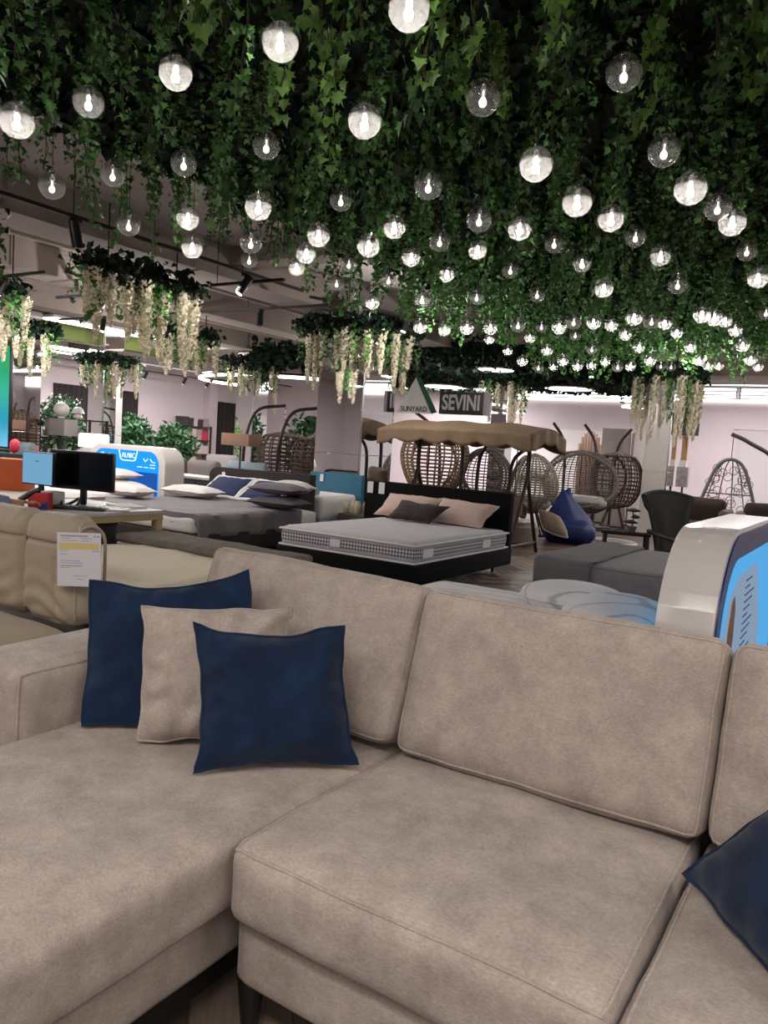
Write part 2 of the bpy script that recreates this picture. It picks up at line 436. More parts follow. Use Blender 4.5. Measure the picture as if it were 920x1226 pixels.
# mirrored columns
def column(label, x0, x1, y0, y1, white=False):
    t = struct('column', M().box(x0+.02, x1-.02, y0+.02, y1-.02, 0, ZC), WHITEP, label=label)
    for z0, z1 in ((0.02, 1.2), (1.204, 2.4), (2.404, ZC)):
        for q in ((x0+.02, x1-.02, y0, y0+.02), (x1-.02, x1, y0+.02, y1-.02)):
            p = link('mirror_panel', M().box(*q, z0, z1).mesh('mirror_panel', .002, 1), WHITEG if white and q[0] == x0+.02 else MIRROR, t)
    for cx, cy in ((x1-.006, y0+.006),):
        link('edge_strip', M().box(cx-.006, cx+.01, cy-.01, cy+.006, 0, ZC).mesh('edge_strip'), CHROME, t)
column('mirrored column behind the black headboard', -7.0, -6.17, 9.0, 9.85)
column('mirrored column behind the brown lampshade', -12.6, -12.05, 13.2, 13.7)
column('mirrored column behind the glowing white sign', -15.25, -14.7, 11.2, 11.75)
column('mirrored column beside the blue green screen', -12.85, -12.3, 7.57, 8.12)
column('white and mirrored column behind the dark armchair', -3.8, -3.33, 15.0, 15.6, True)
column('mirrored column left of the beige cocoon chair', -7.3, -6.9, 15.6, 16.0)

# ---------------------------------------------------------------- corner sofa
sofa = thing('corner_sofa', 'large beige chenille corner sofa with chaise in the foreground', 'sofa', (-.9, 1.5, 0))
def sblock(name, x0, x1, y0, y1, z0, z1, r, puff=(0, 0, 0), seams=(), n=(22, 18, 8), tf=None, m=SOFA, nz=.003, seed=0, pipe=True, sag=0, label=None):
    fn = soft_fn((x1-x0)/2, (y1-y0)/2, (z1-z0)/2, r, puff, nz, seed, sag)
    c = Vector(((x0+x1)/2, (y0+y1)/2, (z0+z1)/2))
    T = (lambda p: p+c) if tf is None else (lambda p: tf(p)+c)
    o = part(name, soft(fn, *n, T), m, sofa, ang=80, label=label)
    for ax, s_ in seams:
        part('piping', seam(fn, ax, s_, 20, T), m, o)
    return o
# chaise, middle seat, right seat: base box then cushion
sblock('chaise_base', -2.2, -1.16, .1, 2.05, .145, .305, .02, seed=2)
sblock('chaise_cushion', -1.96, -1.105, .08, 2.0, .305, .474, .028, (.003, .003, .007), [], (22, 40, 8), nz=.005, seed=3)
sblock('seat_base', -1.098, -.265, 1.225, 2.05, .14, .305, .025, (0, .008, 0), seed=4)
sblock('seat_cushion', -1.098, -.272, 1.185, 2.0, .305, .480, .038, (.003, .010, .010), [(2, 1)], (26, 26, 8), nz=.005, seed=5)
sblock('seat_base', -.25, .62, .1, 2.05, .14, .305, .02, seed=6)
sblock('seat_cushion', -.262, .62, .08, 2.0, .305, .478, .05, (.004, .01, .012), [(2, 1)], (22, 36, 8), nz=.005, seed=7)
# armrest at the left end
sblock('armrest', -2.25, -1.95, 1.235, 2.06, .2, .66, .045, (.008, .012, .012), [(0, 1)], (10, 20, 14), nz=.004, seed=8)
# back frame behind the cushions
sblock('back_frame', -2.25, .66, 2.06, 2.2, .14, .74, .03, seed=9, n=(30, 6, 14))
# three loose back cushions leaning on the frame
def back_cushion(x0, x1, seed, drop=0, twist=0):
    lean = math.radians(-17)
    R = Matrix.Rotation(lean, 3, 'X') @ Matrix.Rotation(twist, 3, 'Y')
    c = Vector(((x0+x1)/2, 1.955, .705-drop))
    fn = soft_fn((x1-x0)/2, .085, .234, .036, (.005, .026, .006), .006, seed)
    T = lambda p: R @ p + c
    o = part('back_cushion', soft(fn, 28, 8, 20, T), SOFA, sofa, ang=80)
    part('piping', seam(fn, 1, -1, 24, T, .004), SOFA, o)
    part('piping', seam(fn, 1, 1, 24, T, .004), SOFA, o)
back_cushion(-1.93, -1.085, 11, -.012, .02)
back_cushion(-1.075, -.255, 12)
back_cushion(-.245, .6, 13, -.004)
for x, y in ((-1.075, 1.265), (-.3, 1.29), (-1.2, .16), (-2.15, .16), (-2.15, 1.98), (.56, .16), (.56, 1.98), (-.25, 1.98)):
    part('leg', M().lathe([(.016, 0), (.034, .15)], 12, (x, y, 0)), BLACK, sofa)
part('plinth_rail', M().box(-1.21, -1.18, .12, 2.0, .085, .147), BLACK, sofa)
part('plinth_rail', M().box(-1.06, .55, 1.32, 1.35, .09, .142), BLACK, sofa)

# throw pillows
pillow('throw_pillow', 'large navy velvet pillow leaning at the left arm behind a beige pillow', NAVY, (-2.0, 1.50, .885), (-1.63, 1.80, .935), (-1.865, 1.385, .492), (-1.46, 1.70, .492), .10, 'throw pillows on the chaise', pull=.035, top_sag=.035, seed=3, wr=.010, er=.005, flange=.03)
pillow('throw_pillow', 'beige pillow squeezed between the two navy velvet pillows', SOFA, (-1.75, 1.49, .845), (-1.43, 1.78, .855), (-1.655, 1.41, .493), (-1.335, 1.66, .493), .13, 'throw pillows on the chaise', pull=.06, seed=5, wr=.014, er=.004)
pillow('throw_pillow', 'small navy velvet pillow standing in front of the beige pillow', NAVY, (-1.50, 1.455, .845), (-1.215, 1.745, .845), (-1.393, 1.375, .492), (-1.105, 1.69, .492), .15, 'throw pillows on the chaise', pull=.10, seed=8, wr=.011, er=.005, flange=.05, top_sag=.016)
pillow('throw_pillow', 'navy velvet pillow tipped over on the right seat at the frame edge', NAVY, (-.05, 1.66, .80), (.27, 1.36, .80), (-.262, 1.69, .492), (.02, 1.30, .492), .13, pull=.06, seed=12, er=.006, flange=.04)

# ---------------------------------------------------------------- padded beige recliner behind the arm
rec = thing('padded_armchair', 'padded beige suede armchair with stitched back panels and hanging price tag', 'armchair', (-3.6, 2.4, 0))
def rblock(name, x0, x1, y0, y1, z0, z1, r, puff, n=(18, 10, 26), nz=.006, seed=0, parent=None):
    fn = soft_fn((x1-x0)/2, (y1-y0)/2, (z1-z0)/2, r, puff, nz, seed); c = Vector(((x0+x1)/2, (y0+y1)/2, (z0+z1)/2))
    return part(name, soft(fn, *n, lambda p: p+c), LEATH, parent or rec, ang=80), fn, c
for k, (xa, xb) in enumerate(((-3.90, -3.462), (-3.468, -3.07))):
    def shape(p, xa=xa, xb=xb):
        # drooping gathered folds across the lower back
        z = p.z; u = (p.x-(xa+xb)/2)/(xb-xa)*2
        if p.y < 2.29:
            a = max(0, min(1, (.74-z)/.2))
            p.y -= .007*a*sin((z+.12*u*u*(1 if k else -1)+.05*u)*62)*(1-abs(u)**4)
            # vertical seam groove and horizontal seam
            p.y += .02*math.exp(-((z-.80)/.008)**2)+.012*math.exp(-((u-.45)/.03)**2)*(1 if z < .74 and k else 0)
        else: pass
        if z > .86: # gathers at the rolled top
            p.z += .006*sin(p.x*95)*math.exp(-((abs(u)-.75)/.25)**2)
        return p
    fn = soft_fn((xb-xa)/2, .095, .255, .08, (.0, .02, .010), .004, 20+k); c = Vector(((xa+xb)/2, 2.295, .665))
    o = part('back_panel', soft(fn, 40, 12, 60, lambda p: shape(p+c)), LEATH, rec, ang=80)
    # piping over the top and down the seam of each panel
    part('piping', M().tube(smoothpath([(xb-.012, 2.232, .45), (xb-.012, 2.228, .7), (xb-.015, 2.235, .84), (xb-.018, 2.27, .90)], 6), .005, 6), LEATH, o)
part('side_wing', M().tube(smoothpath([(-3.065, 2.375, .44), (-3.062, 2.375, .72), (-3.064, 2.365, .84), (-3.068, 2.31, .885), (-3.07, 2.25, .875), (-3.075, 2.225, .83), (-3.08, 2.215, .78)], 6), .008, 8), LEATH, rec)
rblock('seat_cushion', -3.9, -3.07, 1.6, 2.22, .25, .41, .06, (0, .01, .02), (24, 14, 6))
for xa in (-4.05,): rblock('armrest', xa, xa+.14, 1.6, 2.3, .1, .5, .05, (.01, .01, .01), (6, 16, 10))
rblock('base', -3.9, -3.08, 1.65, 2.38, .08, .26, .03, (0, 0, 0), (12, 8, 4))
for x in (-3.85, -3.12):
    for y in (1.7, 2.33): part('leg', M().lathe([(.02, 0), (.025, .09)], 10, (x, y, 0)), BLACK, rec)
def price_tag(label, c, w, h, lines=True, tilt=0, parent=None, nrm='y', gap=.0):
    x, y, z = c
    t = thing('price_tag', label, 'price tag', c)
    b = M().box(-w/2, w/2, -.001, .001, -h, 0)
    o = part('card', b, PAPER, t, local=True)
    o.rotation_euler = (0, tilt, 0)
    if lines:
        q = M().box(-w*.46, w*.46, -.0016, -.001, -h*.31, -h*.19)
        part('yellow_band', q, mat('yellow_print', '#cdbd7c', .8), o, local=True)
        r = random.Random(3); q = M()
        for (xa, xb, zz, hh) in ((-.42, .2, .05, .022), (.34, .38, .05, .03), (.42, .46, .05, .03), (-.42, -.2, .10, .009), (.02, .3, .10, .009), (-.42, 0, .145, .009), (.05, .25, .145, .009), (-.44, -.25, .33, .007), (.3, .47, .33, .012), (-.44, -.25, .40, .007), (-.42, .02, .52, .008), (-.42, .08, .56, .008), (-.42, .08, .61, .014), (-.42, -.2, .65, .008), (-.14, .2, .80, .008), (-.05, .08, .86, .01)):
            q.box(xa*w, xb*w, -.0017, -.001, -h*(zz+hh), -h*zz)
        p_ = part('print_lines', q, mat('grey_print', '#8b8a92', .8), o, local=True); p_['kind'] = 'stuff'
    part('tag_string', M().tube([(0, 0, 0), (.0, .004, .03)], .0012, 5), WHITE, t, local=True)
    return t
price_tag('white price tag with a yellow band hung on the padded beige armchair', (-3.01, 2.19, .872), .195, .245, tilt=-.03).rotation_euler = (0, 0, .6)

# ---------------------------------------------------------------- cream bed with the grey quilt, behind the armchair
def bed_block(t, name, m, x0, x1, y0, y1, z0, z1, r=.04, puff=(.005, .005, .01), n=(24, 20, 6), nz=.004, seed=0, tf=None, seams=()):
    fn = soft_fn((x1-x0)/2, (y1-y0)/2, (z1-z0)/2, r, puff, nz, seed); c = Vector(((x0+x1)/2, (y0+y1)/2, (z0+z1)/2))
    T = (lambda p: p+c) if tf is None else (lambda p: tf(p+c))
    o = part(name, soft(fn, *n, T), m, t, ang=80)
    for ax, s_ in seams: part('piping', seam(fn, ax, s_, 16, T, .006), m, o)
    return o
t = thing('bed', 'cream topped bed behind the navy pillow and beige armchair', 'bed', (-3.6, 3.35, 0))
bed_block(t, 'mattress', CREAM, -4.55, -3.12, 2.6, 4.0, .28, .535, .05, (.01, .01, .02), (40, 30, 6), .012, 31)
bed_block(t, 'bed_base', GREYFAB, -4.55, -3.12, 2.62, 3.98, .08, .285, .03, seed=32)
for x in (-4.45, -3.2):
    for y in (2.75, 3.88): part('leg', M().lathe([(.02, 0), (.025, .09)], 10, (x, y, 0)), BLACK, t)
fnq = soft_fn(.75, .21, .03, .025, (0, .01, .006), .009, 33)
single('quilt', soft(fnq, 70, 18, 4, lambda p: p+Vector((-3.86, 3.86, .567))), GREYQ, 'grey quilted blanket folded along the far side of the cream bed', 'blanket', (-3.86, 3.86, .54), ang=80)

# ---------------------------------------------------------------- black bed with the patterned mattress
def mesh_mat():
    m = bpy.data.materials.new('mattress_mesh_border'); m.use_nodes = True; nt = m.node_tree; N = nt.nodes; L = nt.links; b = N['Principled BSDF']
    tc = N.new('ShaderNodeTexCoord'); sp = N.new('ShaderNodeSeparateXYZ'); L.new(tc.outputs['Object'], sp.inputs[0])
    ad = N.new('ShaderNodeMath'); ad.operation = 'ADD'; L.new(sp.outputs[0], ad.inputs[0]); L.new(sp.outputs[1], ad.inputs[1])
    cb = N.new('ShaderNodeCombineXYZ'); L.new(ad.outputs[0], cb.inputs[0]); L.new(sp.outputs[2], cb.inputs[1])
    mp = N.new('ShaderNodeMapping'); mp.inputs['Rotation'].default_value = (0, 0, PI/4); L.new(cb.outputs[0], mp.inputs[0])
    ck = N.new('ShaderNodeTexChecker'); ck.inputs['Scale'].default_value = 42; L.new(mp.outputs[0], ck.inputs[0])
    ck.inputs[1].default_value = lin('#c0bdc4'); ck.inputs[2].default_value = lin('#56525e')
    L.new(ck.outputs[0], b.inputs['Base Color']); b.inputs['Roughness'].default_value = .8
    return m
t = thing('bed', 'black upholstered bed with grey patterned mattress and blush pillows', 'bed', (-4.2, 7.0, 0))
mt = bed_block(t, 'mattress', mat('mattress_top', '#a9a6ab', .85, var=.05, bump=.25, bscale=40), -4.97, -3.41, 5.93, 7.98, .30, .505, .05, (.004, .004, .012), (30, 36, 8), .003, 41)
# mesh border wrapped round the mattress and its pale piping
fn_ = soft_fn(.785, 1.03, .075, .05, (.004, .004, 0), 0, 41)
bb = M()
for s_ in (-1, 1):
    bb.grid(lambda i, j: fn_(i*2-1, s_, (j*2-1)*.75)+Vector((-4.19, 6.955, .405)), 24, 4); bb.grid(lambda i, j: fn_(s_, i*2-1, (j*2-1)*.75)+Vector((-4.19, 6.955, .405)), 30, 4)
part('mesh_border', bb, mesh_mat(), mt)
for z in (.475, .318):
    fn_ = soft_fn(.79, 1.035, .02, .02, (0, 0, 0), 0, 1)
    part('border_tape', M().tube([fn_(*q)+Vector((-4.19, 6.955, z)) for q in [(-1+i/10, -1, 0) for i in range(20)]+[(1, -1+i/10, 0) for i in range(20)]+[(1-i/10, 1, 0) for i in range(20)]+[(-1, 1-i/10, 0) for i in range(20)]], .011, 6, True), WHITE, mt)
for (xa, ya, fx) in ((-4.28, 5.918, 0), (-3.398, 6.15, 1), (-3.398, 7.4, 1)):
    part('fabric_label', (M().box(xa-.06, xa+.06, ya-.006, ya+.002, .37, .44) if not fx else M().box(xa-.004, xa+.006, ya-.09, ya+.09, .36, .44)), mat('label_cloth', '#d5d3da', .8), mt)
part('bed_frame', M().box(-5.0, -3.38, 5.9, 8.06, .12, .30), DARKFAB, t, .02)
part('headboard', M().box(-5.42, -3.44, 8.06, 8.17, .1, .915), DARKFAB, t, .03)
for x, y in ((-4.9, 6.0), (-3.5, 6.0), (-3.62, 8.1), (-5.2, 8.1)): part('leg', M().lathe([(.014, 0), (.026, .13)], 10, (x, y, 0)), BLACK, t)
G_ = 'blush pillows on the black bed'
pillow('bed_pillow', 'blush pillow at the left, half behind the dark lace cushion', PINKF, (-5.0, 8.0, .78), (-4.28, 8.0, .78), (-5.05, 7.74, .53), (-4.3, 7.74, .53), .17, G_, 'pillow', seed=21, n=18)
pillow('bed_pillow', 'blush pillow at the right of the dark lace cushion', PINKF, (-4.27, 7.99, .79), (-3.53, 7.97, .76), (-4.32, 7.72, .53), (-3.62, 7.70, .52), .17, G_, 'pillow', seed=22, n=18)
pillow('lace_cushion', 'dark brown patterned cushion leaning on the blush pillows', mat('dark_lace', '#2a1a1a', .8, var=.75, vscale=26, bump=.3, bscale=60), (-4.62, 7.66, .74), (-3.98, 7.64, .72), (-4.72, 7.5, .53), (-4.14, 7.48, .53), .12, None, 'cushion', seed=23, n=18)
for i, (x, z, lb) in enumerate(((-5.33, .90, 'white tag hanging on the left end of the black headboard'), (-5.16, .90, 'second white tag on the black headboard, beside the pair at its left end'))):
    price_tag(lb, (x, 8.045, z), .085, .14, False)
single('leather_bag', soft(soft_fn(.14, .05, .10, .05, (0, .02, 0), .02, 5), 14, 8, 12, lambda p: p+Vector((-5.28, 8.12, .98))), mat('brown_leather', '#4a3628', .6, var=.3), 'crumpled brown bag draped over the left end of the black headboard', 'bag', (-5.28, 8.12, .91), ang=80)

# ---------------------------------------------------------------- grey bed further left
t = thing('bed', 'dark grey upholstered bed under a grey duvet, left of the black bed', 'bed', (-6.8, 6.6, 0))
bed_block(t, 'mattress', WHITE, -7.55, -5.80, 5.58, 7.6, .32, .50, .04, seed=51)
part('bed_frame', M().box(-7.6, -5.76, 5.55, 7.64, .12, .325), CHAR, t, .02)
part('headboard', M().prism([(-7.74, .1), (-5.98, .1), (-5.98, .93)]+[(-7.6+.14*cos(a), .80+.12*sin(a)) for a in [PI/2+i*PI/12 for i in range(7)]], 1, 7.66, 7.78), CHAR, t, .012)
for x, y in ((-7.5, 5.65), (-5.86, 5.65), (-5.9, 7.55), (-7.5, 7.55)): part('leg', M().lathe([(.014, 0), (.026, .13)], 10, (x, y, 0)), BLACK, t)
def drape(x0, x1, y0, y1, z, dx1, dy0, nx=36, ny=36, seed=0):
    """cloth lying at z and hanging dx1 over the +x edge, dy0 over the -y edge"""
    def fn(i, j):
        u = i*(x1-x0+dx1); v = j*(y1-y0+dy0)-dy0
        x = x0+min(u, x1-x0); y = y0+max(v, 0); zz = z
        if u > x1-x0: d = u-(x1-x0); zz -= d; x += .02+.02*sin(v*14+seed)*min(1, d*6)
        if v < 0: d = -v; zz -= d; y -= .02+.018*sin(u*13+seed)*min(1, d*6)
        nn = noise.noise(Vector((u*3.2, v*3.2, seed)))*.012+noise.noise(Vector((u*9, v*9, seed)))*.006
        return (x, y, max(.02, zz+nn))
    return M().grid(fn, nx, ny)
def drape_obj(name, label, m, *a, cat='duvet', **k):
    b = drape(*a, **k); x0, x1, y0, y1, z = a[:5]
    o = single(name, b, m, label, cat, ((x0+x1)/2, (y0+y1)/2, z), ang=80)
    so = o.modifiers.new('thick', 'SOLIDIFY'); so.thickness = .015; so.offset = 1
    return o
drape_obj('duvet', 'rumpled grey duvet spread over the dark grey bed and hanging down its side', GREYDUV, -7.56, -5.79, 5.62, 7.25, .525, .24, .10, seed=2)
NB = mat('navy_pillowcase', '#141f47', .85, var=.1, bump=.15, bscale=40)
G_ = 'navy pillows with white borders'
for i, x in enumerate((-7.2, -6.5)):
    p_ = pillow('bed_pillow', ['navy pillow with white border at the left of the grey headboard', 'navy pillow with white border behind the grey stacked pillows'][i], NB, (x-.3, 7.62, .80), (x+.36, 7.62, .80), (x-.38, 7.3, .56), (x+.30, 7.3, .56), .14, G_, 'pillow', edge=WHITE, er=.024, seed=61+i, n=16)
G_ = 'pillows piled on the grey bed corner'
flat_pillow('bed_pillow', 'grey pillow on top of the pile beside the grey headboard', mat('grey_pillowcase', '#59555a', .9, bump=.2, bscale=60), -5.93, 7.02, .70, .62, .42, .14, .1, G_, 5)
flat_pillow('bed_pillow', 'darker grey pillow at the bottom of the pile beside the grey headboard', mat('dark_grey_pillowcase', '#454147', .9, bump=.2, bscale=60), -5.90, 7.0, .545, .64, .44, .14, .05, G_, 6)
flat_pillow('bed_pillow', 'white patterned pillow behind the grey pillow pile', mat('white_print_pillowcase', '#b9b4b4', .9, var=.25, vscale=30), -6.02, 7.36, .70, .5, .3, .16, .1, G_, 7)
flat_pillow('bed_pillow', 'long white pillow lying on the grey duvet by the headboard corner', WHITE, -7.35, 7.0, .55, .72, .42, .15, .1, 'white pillows on the grey duvet', 8)
flat_pillow('bed_pillow', 'short white pillow on the near corner of the grey duvet', WHITE, -7.55, 6.15, .55, .56, .38, .15, .15, 'white pillows on the grey duvet', 9)
price_tag('small white tag hanging on the grey headboard', (-7.45, 7.64, .86), .06, .12, False)
t = thing('nightstand', 'dark nightstand with candle jars between the grey and black beds', 'nightstand', (-5.62, 8.3, 0))
part('cabinet', M().box(-5.92, -5.46, 8.2, 8.6, 0, .44), mat('grey_oak', '#4c423b', .6, var=.3, stretch=(1, 1, 9)), t, .01)
part('drawer', M().box(-5.90, -5.48, 8.185, 8.2, .1, .40), mat('grey_oak', '#4c423b'), t)
for i in range(5):
    o = single('candle_jar', M().lathe([(.035, 0), (.042, .01), (.042, .13), (.03, .15), (.03, .17)], 12, (-5.87+i*.09, 8.32+.05*(i % 2), .44)), mat('cream_wax', '#b8ab96', .35) if i != 3 else mat('amber_wax', '#8d7558', .35), ['cream candle jar at the left end of the nightstand row', 'second cream candle jar on the nightstand, in the back row', 'middle cream candle jar of the nightstand row', 'amber candle jar among the cream ones on the nightstand', 'cream candle jar at the right end of the nightstand row'][i], 'candle', (-5.87+i*.09, 8.32+.05*(i % 2), .44), 'candle jars on the nightstand')

# ---------------------------------------------------------------- display headboards with lit printed faces
def rr(x0, x1, z0, z1, r, n=8, bottom=False):
    p = [(x0, z0), (x1, z0)]
    p += [(x1-r+r*cos(a), z1-r+r*sin(a)) for a in [i*PI/2/n for i in range(n+1)]]
    p += [(x0+r-r*cos(a), z1-r+r*sin(a)) for a in [PI/2-i*PI/2/n for i in range(n+1)]]
    return p
BL1 = emission('lit_print_blue', '#1d86e8', 1.0); BL2 = emission('lit_print_navy', '#1f4f9c', .8); WL = emission('lit_print_white', '#d5ecff', 1.0)
SKYB = emission('lit_print_sky', '#5aaae6', .62); PALE = emission('lit_print_pale', '#93a9c2', .5); NAV = mat('navy_print', '#12306e', .35)
t = thing('display_headboard', 'white rounded headboard with a glowing blue printed face, behind the monitors', 'headboard', (-9.05, 7.5, 0))
part('shell', M().prism(rr(-9.85, -8.22, .0, 1.13, .25), 1, 7.3, 7.66), WHITEG, t, .02)
part('lit_face', M().prism(rr(-9.72, -8.34, .3, 1.06, .2), 1, 7.285, 7.3), BL1, t)
part('lit_band', M().box(-9.71, -8.345, 7.280, 7.286, .3, .77), BL2, t)
sh = M()
for P in (((-9.16, 1.055), (-9.12, .93), (-9.07, .915), (-8.86, .915), (-8.81, .93), (-8.77, 1.055)), ((-9.56, .99), (-9.50, 1.0), (-9.48, .96), (-9.55, .94), (-9.47, .93)), ((-9.37, 1.0), (-9.36, .95), (-9.32, .94)), ((-8.64, .96), (-8.6, .92), (-8.55, .96)), ((-8.5, .96), (-8.46, .92), (-8.40, .915)), ((-8.5, .88), (-8.4, .88)), ((-8.76, .84), (-8.66, .84)), ((-8.62, .84), (-8.54, .84)), ((-8.5, .84), (-8.4, .84))):
    sh.tube([(x, 7.282, z) for x, z in P], .009 if len(P) > 3 else .006, 6)
part('printed_marks', sh, WL, t, kind='stuff')
def text(name, body, size, m, parent, loc, rot, bold=0, ext=.003, fit=0):
    c = bpy.data.curves.new(name, 'FONT'); c.body = body; c.size = size; c.extrude = ext; c.offset = bold; c.align_x = 'CENTER'; c.align_y = 'CENTER'
    c.materials.append(m)
    o = bpy.data.objects.new(name, c); COL.objects.link(o)
    me = bpy.data.meshes.new_from_object(o.evaluated_get(bpy.context.evaluated_depsgraph_get())); me.name = name
    bpy.data.objects.remove(o); k = 1
    if fit:
        xs = [v.co.x for v in me.vertices]; k = fit/(max(xs)-min(xs))
    off = ROOT.get(parent.name, Vector((0, 0, 0)))
    q = link(name, me, None, parent, Vector(loc)-off, rot); q.scale = (k, 1, 1); q['kind'] = 'stuff'
    return q
text('lettering', 'ΛL/\\BC', .095, WL, t, (-8.96, 7.282, .985), (PI/2, 0, 0))
# bed in front of it
t = thing('bed', 'white single bed in front of the glowing blue headboard', 'bed', (-9.0, 6.35, 0))
bed_block(t, 'mattress', WHITE, -9.7, -8.35, 5.4, 7.27, .3, .52, .05, seed=71)
part('bed_frame', M().box(-9.72, -8.33, 5.38, 7.28, .08, .3), WHITEG, t, .02)
flat_pillow('bed_pillow', 'white pillow on top of the pair before the glowing blue headboard', WHITE, -8.85, 6.95, .66, .75, .4, .15, 0, 'white pillows before the blue headboard', 11)
flat_pillow('bed_pillow', 'white pillow beneath another before the glowing blue headboard', WHITE, -8.75, 6.9, .53, .8, .42, .14, .05, 'white pillows before the blue headboard', 12)
# glowing white sign behind
t = thing('display_headboard', 'white curved headboard with glowing white sign, left of the blue one', 'headboard', (-12.0, 9.2, 0))
part('shell', M().prism([(-12.95, 0), (-11.0, 0), (-11.0, .92), (-11.6, 1.0), (-12.4, 1.0), (-12.95, .82)], 1, 9.1, 9.5), WHITEG, t, .03)
part('lit_sign', M().prism(rr(-12.55, -11.75, .98, 1.235, .06)+[], 1, 9.05, 9.12), emission('lit_sign_white', '#e6f6ff', 1.6), t, .01)
part('printed_marks', M().tube([(x, 9.045, 1.12+.012*sin(x*40)) for x in [-12.4+i*.02 for i in range(10)]], .006, 5).tube([(x, 9.045, 1.115+.012*sin(x*50)) for x in [-12.1+i*.02 for i in range(10)]], .006, 5), mat('rose_print', '#b98a9a', .8), t, kind='stuff')

# double-sided display headboard at the right
t = thing('display_headboard', 'glossy white rounded headboard with blue printed panel, at the right edge', 'headboard', (-.56, 4.0, 0))
ry = rr(3.02, 5.0, 0.0, 1.105, .42, 10)
part('shell', M().prism(ry, 0, -.665, -.455), WHITEG, t, .006, ang=30)
part('navy_rim', M().prism(rr(3.05, 4.97, .12, 1.085, .4, 10), 0, -.456, -.448), NAV, t)
part('lit_face', M().prism(rr(3.14, 4.9, .14, .985, .30, 10), 0, -.449, -.443), SKYB, t)
part('lit_picture', M().prism([(3.17, .2), (4.3, .2), (4.3, .55), (4.0, .92), (3.45, .91), (3.26, .84), (3.17, .70)], 0, -.444, -.440), PALE, t)
part('printed_figure', M().prism([(3.26, .52), (3.38, .56), (3.41, .66), (3.40, .78), (3.36, .84), (3.31, .82), (3.27, .7)], 0, -.441, -.437), mat('figure_print', '#8a6a5c', .6), t)
sh = M()
for k in range(14): sh.box(-.441, -.438, 3.66, 3.80+.05*(k*5 % 4), .45+k*.032, .457+k*.032)
part('printed_lines', sh, mat('steel_print', '#4f76a8', .6), t, kind='stuff')
part('rear_lit_face', M().prism(rr(3.12, 4.9, .5, 1.02, .34, 10), 0, -.672, -.664), SKYB, t)
# bed in front of its rear face, with the oval pillow
t = thing('bed', 'white swirl patterned bed behind the middle sofa cushion', 'bed', (-1.6, 3.9, 0))
def swirl():
    m = bpy.data.materials.new('swirl_fabric'); m.use_nodes = True; nt = m.node_tree; N = nt.nodes; L = nt.links; b = N['Principled BSDF']
    tc = N.new('ShaderNodeTexCoord'); wv = N.new('ShaderNodeTexWave'); wv.wave_type = 'RINGS'; wv.inputs['Scale'].default_value = 2.6; wv.inputs['Distortion'].default_value = 7; wv.inputs['Detail'].default_value = 1
    L.new(tc.outputs['Object'], wv.inputs[0]); r = N.new('ShaderNodeValToRGB'); L.new(wv.outputs[1], r.inputs[0])
    r.color_ramp.elements[0].position = .005; r.color_ramp.elements[0].color = lin('#9b9ea3'); r.color_ramp.elements[1].position = .05; r.color_ramp.elements[1].color = lin('#c6c4c6')
    L.new(r.outputs[0], b.inputs['Base Color']); b.inputs['Roughness'].default_value = .8; return m
SW = swirl()
bed_block(t, 'mattress', SW, -2.42, -.69, 3.1, 4.58, .24, .49, .05, seed=81)
part('bed_frame', M().box(-2.42, -.69, 3.1, 4.58, .05, .25), WHITEG, t, .02)
def ellipsoid(name, c, a, b_, h, m, label, cat, rz=0, group=None):
    tt = thing(name, label, cat, (c[0], c[1], c[2]), rz, group)
    def fn(i, j):
        u = 2*PI*i; v = PI*(j-.5); k = cos(v)
        return (a*k*cos(u), b_*k*sin(u), h/2+h/2*math.copysign(abs(sin(v))**.8, sin(v)))
    part('pillow_cover', M().grid(fn, 28, 14, True), m, tt, local=True, ang=80)
    part('piping', M().tube([(a*cos(2*PI*i/40), b_*sin(2*PI*i/40), h/2) for i in range(40)], .005, 6, True), m, tt, local=True)
    return tt
ellipsoid('oval_pillow', (-1.32, 4.05, .5), .29, .22, .19, SW, 'white oval pillow on the swirl patterned bed', 'pillow', .2)
ellipsoid('oval_pillow', (-.97, 3.66, .485), .27, .4, .23, SW, 'white pillow lit blue beside the glossy white headboard', 'pillow', .2)

# grey mattress bed beyond
t = thing('bed', 'grey mattress bed beyond the white oval pillow', 'bed', (-1.5, 6.4, 0))
bed_block(t, 'mattress', mat('grey_mattress', '#767274', .9, var=.1, vscale=14, bump=.5, bscale=22), -2.14, -.35, 5.62, 7.2, .34, .565, .03, (.004, .004, .012), (30, 24, 6), .006, 91, seams=((2, 1), (2, -1)))
part('bed_base', M().box(-2.18, -.33, 5.6, 7.22, .03, .335), mat('dark_grey_base', '#4b4749', .9, bump=.2, bscale=90), t, .02)
drape_obj('throw_blanket', 'grey blanket folded over the left half of the grey mattress', mat('grey_throw', '#5f5b5d', .92, var=.08, bump=.4, bscale=70), -2.155, -1.72, 5.61, 7.15, .575, .0, .19, nx=14, ny=30, seed=4, cat='blanket')

